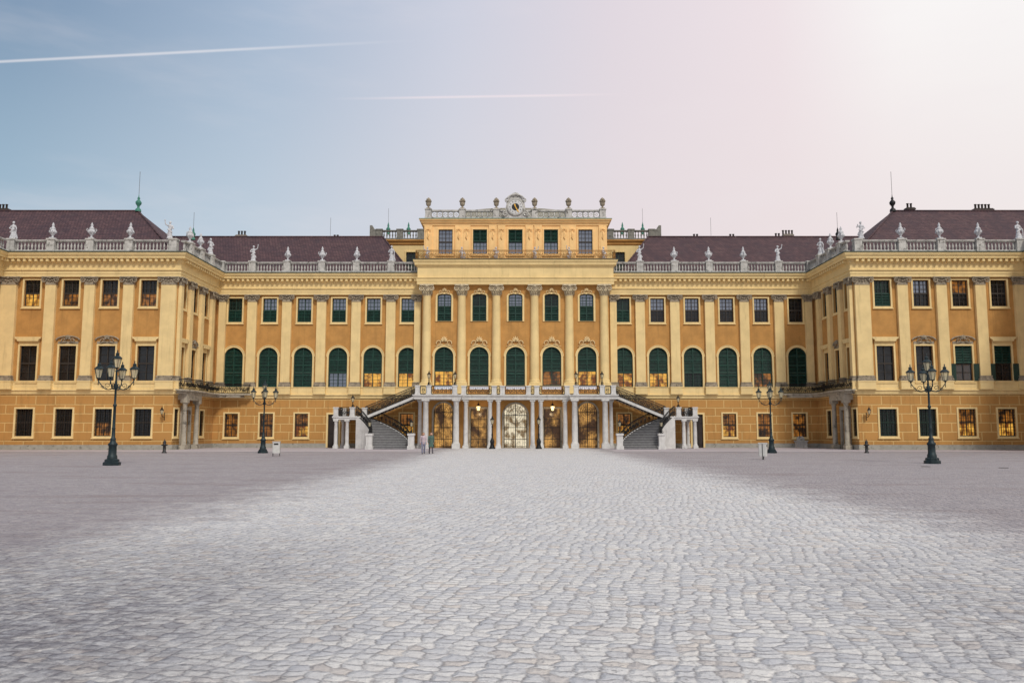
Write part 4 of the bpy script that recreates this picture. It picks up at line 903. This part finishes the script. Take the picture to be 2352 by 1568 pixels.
# ---------------------------------------------------------------- people
def person(label,loc,rz,top,bot,longcoat,st_):
    t=thing('person',label,'person',loc,rz); s=st_
    hipz=.9; hipL=(-.09,0,hipz);hipR=(.09,0,hipz); kL=(-.1,-.12*s,.5);kR=(.1,.04*s,.5); aL=(-.1,-.2*s+.02,.09);aR=(.1,.26*s,.12)
    shL=(-.18,0,1.4);shR=(.18,0,1.4); eL=(-.24,.1*s,1.13);eR=(.24,-.08*s,1.13); wL=(-.24,.0+.04*s,.88);wR=(.24,-.2*s,.9)
    b=MB(); b.ball((0,-.01,1.59),.098,14,12,sy=1.12,sz=1.22); b.cap((0,0,1.42),.05,(0,0,1.52),.048)
    b.cap((0,-.115,1.6),.012,(0,-.13,1.575),.016); b.cap((-.022,-.112,1.535),.009,(.022,-.112,1.535),.009)
    for q in (-1,1): b.ball((q*.035,-.102,1.615),.012); b.ball((q*.1,0,1.59),.022,sz=1.5)
    b.cap((-.12,0,1.36),.07,(.12,0,1.36),.07); b.cap((0,0,1.3),.13,(0,0,.98),.12)
    for h,k,a in ((hipL,kL,aL),(hipR,kR,aR)): b.cap(h,.08,k,.05); b.cap(k,.05,a,.035)
    for sh,e,w in ((shL,eL,wL),(shR,eR,wR)):
        b.cap(sh,.05,e,.037); b.cap(e,.037,w,.026); q=1 if w[0]>0 else -1
        W=Vector(w); b.cap(W,.026,W+Vector((0,0,-.08)),.03)
        for f_,ln in ((-.028,.065),(-.01,.075),(.009,.07),(.026,.055)):
            p0=W+Vector((0,f_,-.08)); p1=p0+Vector((-q*.006,0,-ln*.55)); b.cap(p0,.0095,p1,.0085,6); b.cap(p1,.0085,p1+Vector((-q*.016,0,-ln*.45)),.0075,6)
        p0=W+Vector((0,-.026,-.03)); b.cap(p0,.011,p0+Vector((-q*.01,-.03,-.045)),.009,6)
    obj('body',remesh(b,'body','skin',.0085,1),t)
    c=MB(); c.cap((-.13,0,1.37),.085,(.13,0,1.37),.085); c.cap((0,0,1.3),.165,(0,0,1.02),.15); c.cap((0,0,1.0),.155,(0,0,.88),.165 if longcoat else .15); c.cap((0,0,1.42),.06,(0,0,1.46),.062)
    if longcoat: c.lathe([(.17,.95),(.2,.75),(.22,.55)],14,sy=.85)
    for sh,e,w in ((shL,eL,wL),(shR,eR,wR)): c.cap(sh,.07,e,.055); c.cap(e,.055,Vector(e).lerp(Vector(w),.92),.043)
    obj('coat' if longcoat else 'jacket',remesh(c,'coat',top,.014,2),t)
    c=MB(); c.cap((-.06,0,.92),.12,(.06,0,.92),.12)
    for h,k,a in ((hipL,kL,aL),(hipR,kR,aR)): c.cap(h,.105,k,.072); c.cap(k,.072,Vector(a)+Vector((0,0,.0)),.058)
    obj('trousers',remesh(c,'trousers',bot,.014,2),t)
    for a in (aL,aR):
        c=MB(); z=a[2]-.045; c.cap((a[0],a[1]+.03,z),.045,(a[0],a[1]-.14,z-.005),.036); obj('shoe',remesh(c,'shoe','shoe',.01,1),t)
    c=MB(); c.ball((0,.02,1.625),.105,12,10,sy=1.12,sz=1.08); c.cap((0,.07,1.6),.07,(0,.08,1.46 if longcoat else 1.54),.05); obj('hair',remesh(c,'hair','hair',.012,1),t)
    return t
person('person in a pale pinkish jacket and blue trousers, left of the pair crossing the courtyard',(-7.45,-26.2,0),.25,'coat_pale','trouser_blue',False,.6)
person('person in a dark green coat, right of the pair crossing the courtyard',(-6.85,-26.0,0),.35,'coat_green','trouser_dark',True,-.6)
# ---------------------------------------------------------------- camera
cam=bpy.data.cameras.new('camera'); co=bpy.data.objects.new('camera',cam); C.objects.link(co); sc.camera=co
FPX=1900; cam.sensor_width=36; cam.lens=FPX/2352*36; cam.clip_end=5000; cam.clip_start=.1
co.location=(0,-93.6,1.75); co.rotation_euler=(PI/2+math.atan(208/FPX),0,0); cam.shift_x=-8/2352
# ---------------------------------------------------------------- world
w=bpy.data.worlds.new('World'); sc.world=w; w.use_nodes=True; nt=w.node_tree; bg=nt.nodes['Background']
tc=nt.nodes.new('ShaderNodeTexCoord'); sx=nt.nodes.new('ShaderNodeSeparateXYZ'); link(nt,tc.outputs['Generated'],sx.inputs[0]); dx,dy,dz=sx.outputs
az=mth(nt,'ADD',mth(nt,'DIVIDE',mth(nt,'ARCTAN2',dx,dy),2*PI),.5)
def ramp(stops):
    r=nt.nodes.new('ShaderNodeValToRGB'); link(nt,az,r.inputs[0]); cr=r.color_ramp
    while len(cr.elements)<len(stops): cr.elements.new(.5)
    for e,(a,c) in zip(cr.elements,stops): e.position=a/(2*PI)+.5; e.color=(*L(*c),1)
    return r.outputs[0]
bk=(208,204,206)
lo=ramp([(-PI,bk),(-1.2,(160,184,202)),(-.58,(164,190,208)),(-.33,(193,208,221)),(-.1,(217,217,224)),(.15,(233,222,224)),(.35,(238,225,225)),(.58,(242,233,231)),(1.2,(240,230,228)),(PI,bk)])
hi=ramp([(-PI,bk),(-1.2,(92,118,152)),(-.56,(114,140,172)),(-.3,(164,183,207)),(-.08,(205,209,224)),(.12,(227,218,226)),(.32,(241,229,233)),(.45,(254,252,251)),(.9,(255,255,255)),(PI,bk)])
el=mr(nt,dz,.16,.54); base_=mixc(nt,el,lo,hi)
cn=noise(nt,scaled(nt,tc.outputs['Generated'],(1.2,1.2,5)),2.2,5,.6); base_=mixc(nt,mr(nt,cn,.42,.78,0,.26),base_,L(240,232,234))
u=mth(nt,'DIVIDE',dx,mth(nt,'MAXIMUM',dy,.05)); v=mth(nt,'DIVIDE',dz,mth(nt,'MAXIMUM',dy,.05)); fm=mr(nt,dy,.2,.4)
def trail(u0,v0,u1,v1,wd,fa,fb,fc,fd,amt):
    sl=(v1-v0)/(u1-u0); d=mth(nt,'ABSOLUTE',mth(nt,'SUBTRACT',v,mth(nt,'ADD',mth(nt,'MULTIPLY',mth(nt,'SUBTRACT',u,u0),sl),v0)))
    m=mr(nt,d,0,wd,1,0); m=mth(nt,'MULTIPLY',m,mr(nt,u,fa,fb)); m=mth(nt,'MULTIPLY',m,mr(nt,u,fc,fd,1,0)); m=mth(nt,'MULTIPLY',m,fm); return mth(nt,'MULTIPLY',m,amt)
base_=mixc(nt,trail(-.651,.4645,-.1786,.4898,.0032,-3,-2.9,-.42,-.1,.6),base_,L(238,236,240))
base_=mixc(nt,trail(-.177,.4165,.0634,.4205,.0028,-.25,-.08,.02,.15,.5),base_,L(252,236,238))
sky=nt.nodes.new('ShaderNodeTexSky'); sky.sky_type='NISHITA'; sky.sun_disc=False; sky.sun_elevation=math.radians(46); sky.sun_rotation=math.radians(160)
nis=mixc(nt,1.0,sky.outputs[0],(.1,.1,.1),'MULTIPLY')
base_=mixc(nt,.03,base_,nis)
link(nt,base_,bg.inputs[0]); bg.inputs[1].default_value=1.0
sn=bpy.data.lights.new('sun','SUN'); sn.energy=2.0; sn.angle=math.radians(10); sn.color=(1,.95,.87); so=bpy.data.objects.new('sun',sn); C.objects.link(so)
e_=math.radians(46); a_=math.radians(160)
dirv=Vector((math.sin(a_)*math.cos(e_),math.cos(a_)*math.cos(e_),math.sin(e_))); so.rotation_euler=dirv.to_track_quat('Z','Y').to_euler()
sc.view_settings.view_transform='Standard'; sc.view_settings.look='None'; sc.view_settings.exposure=0
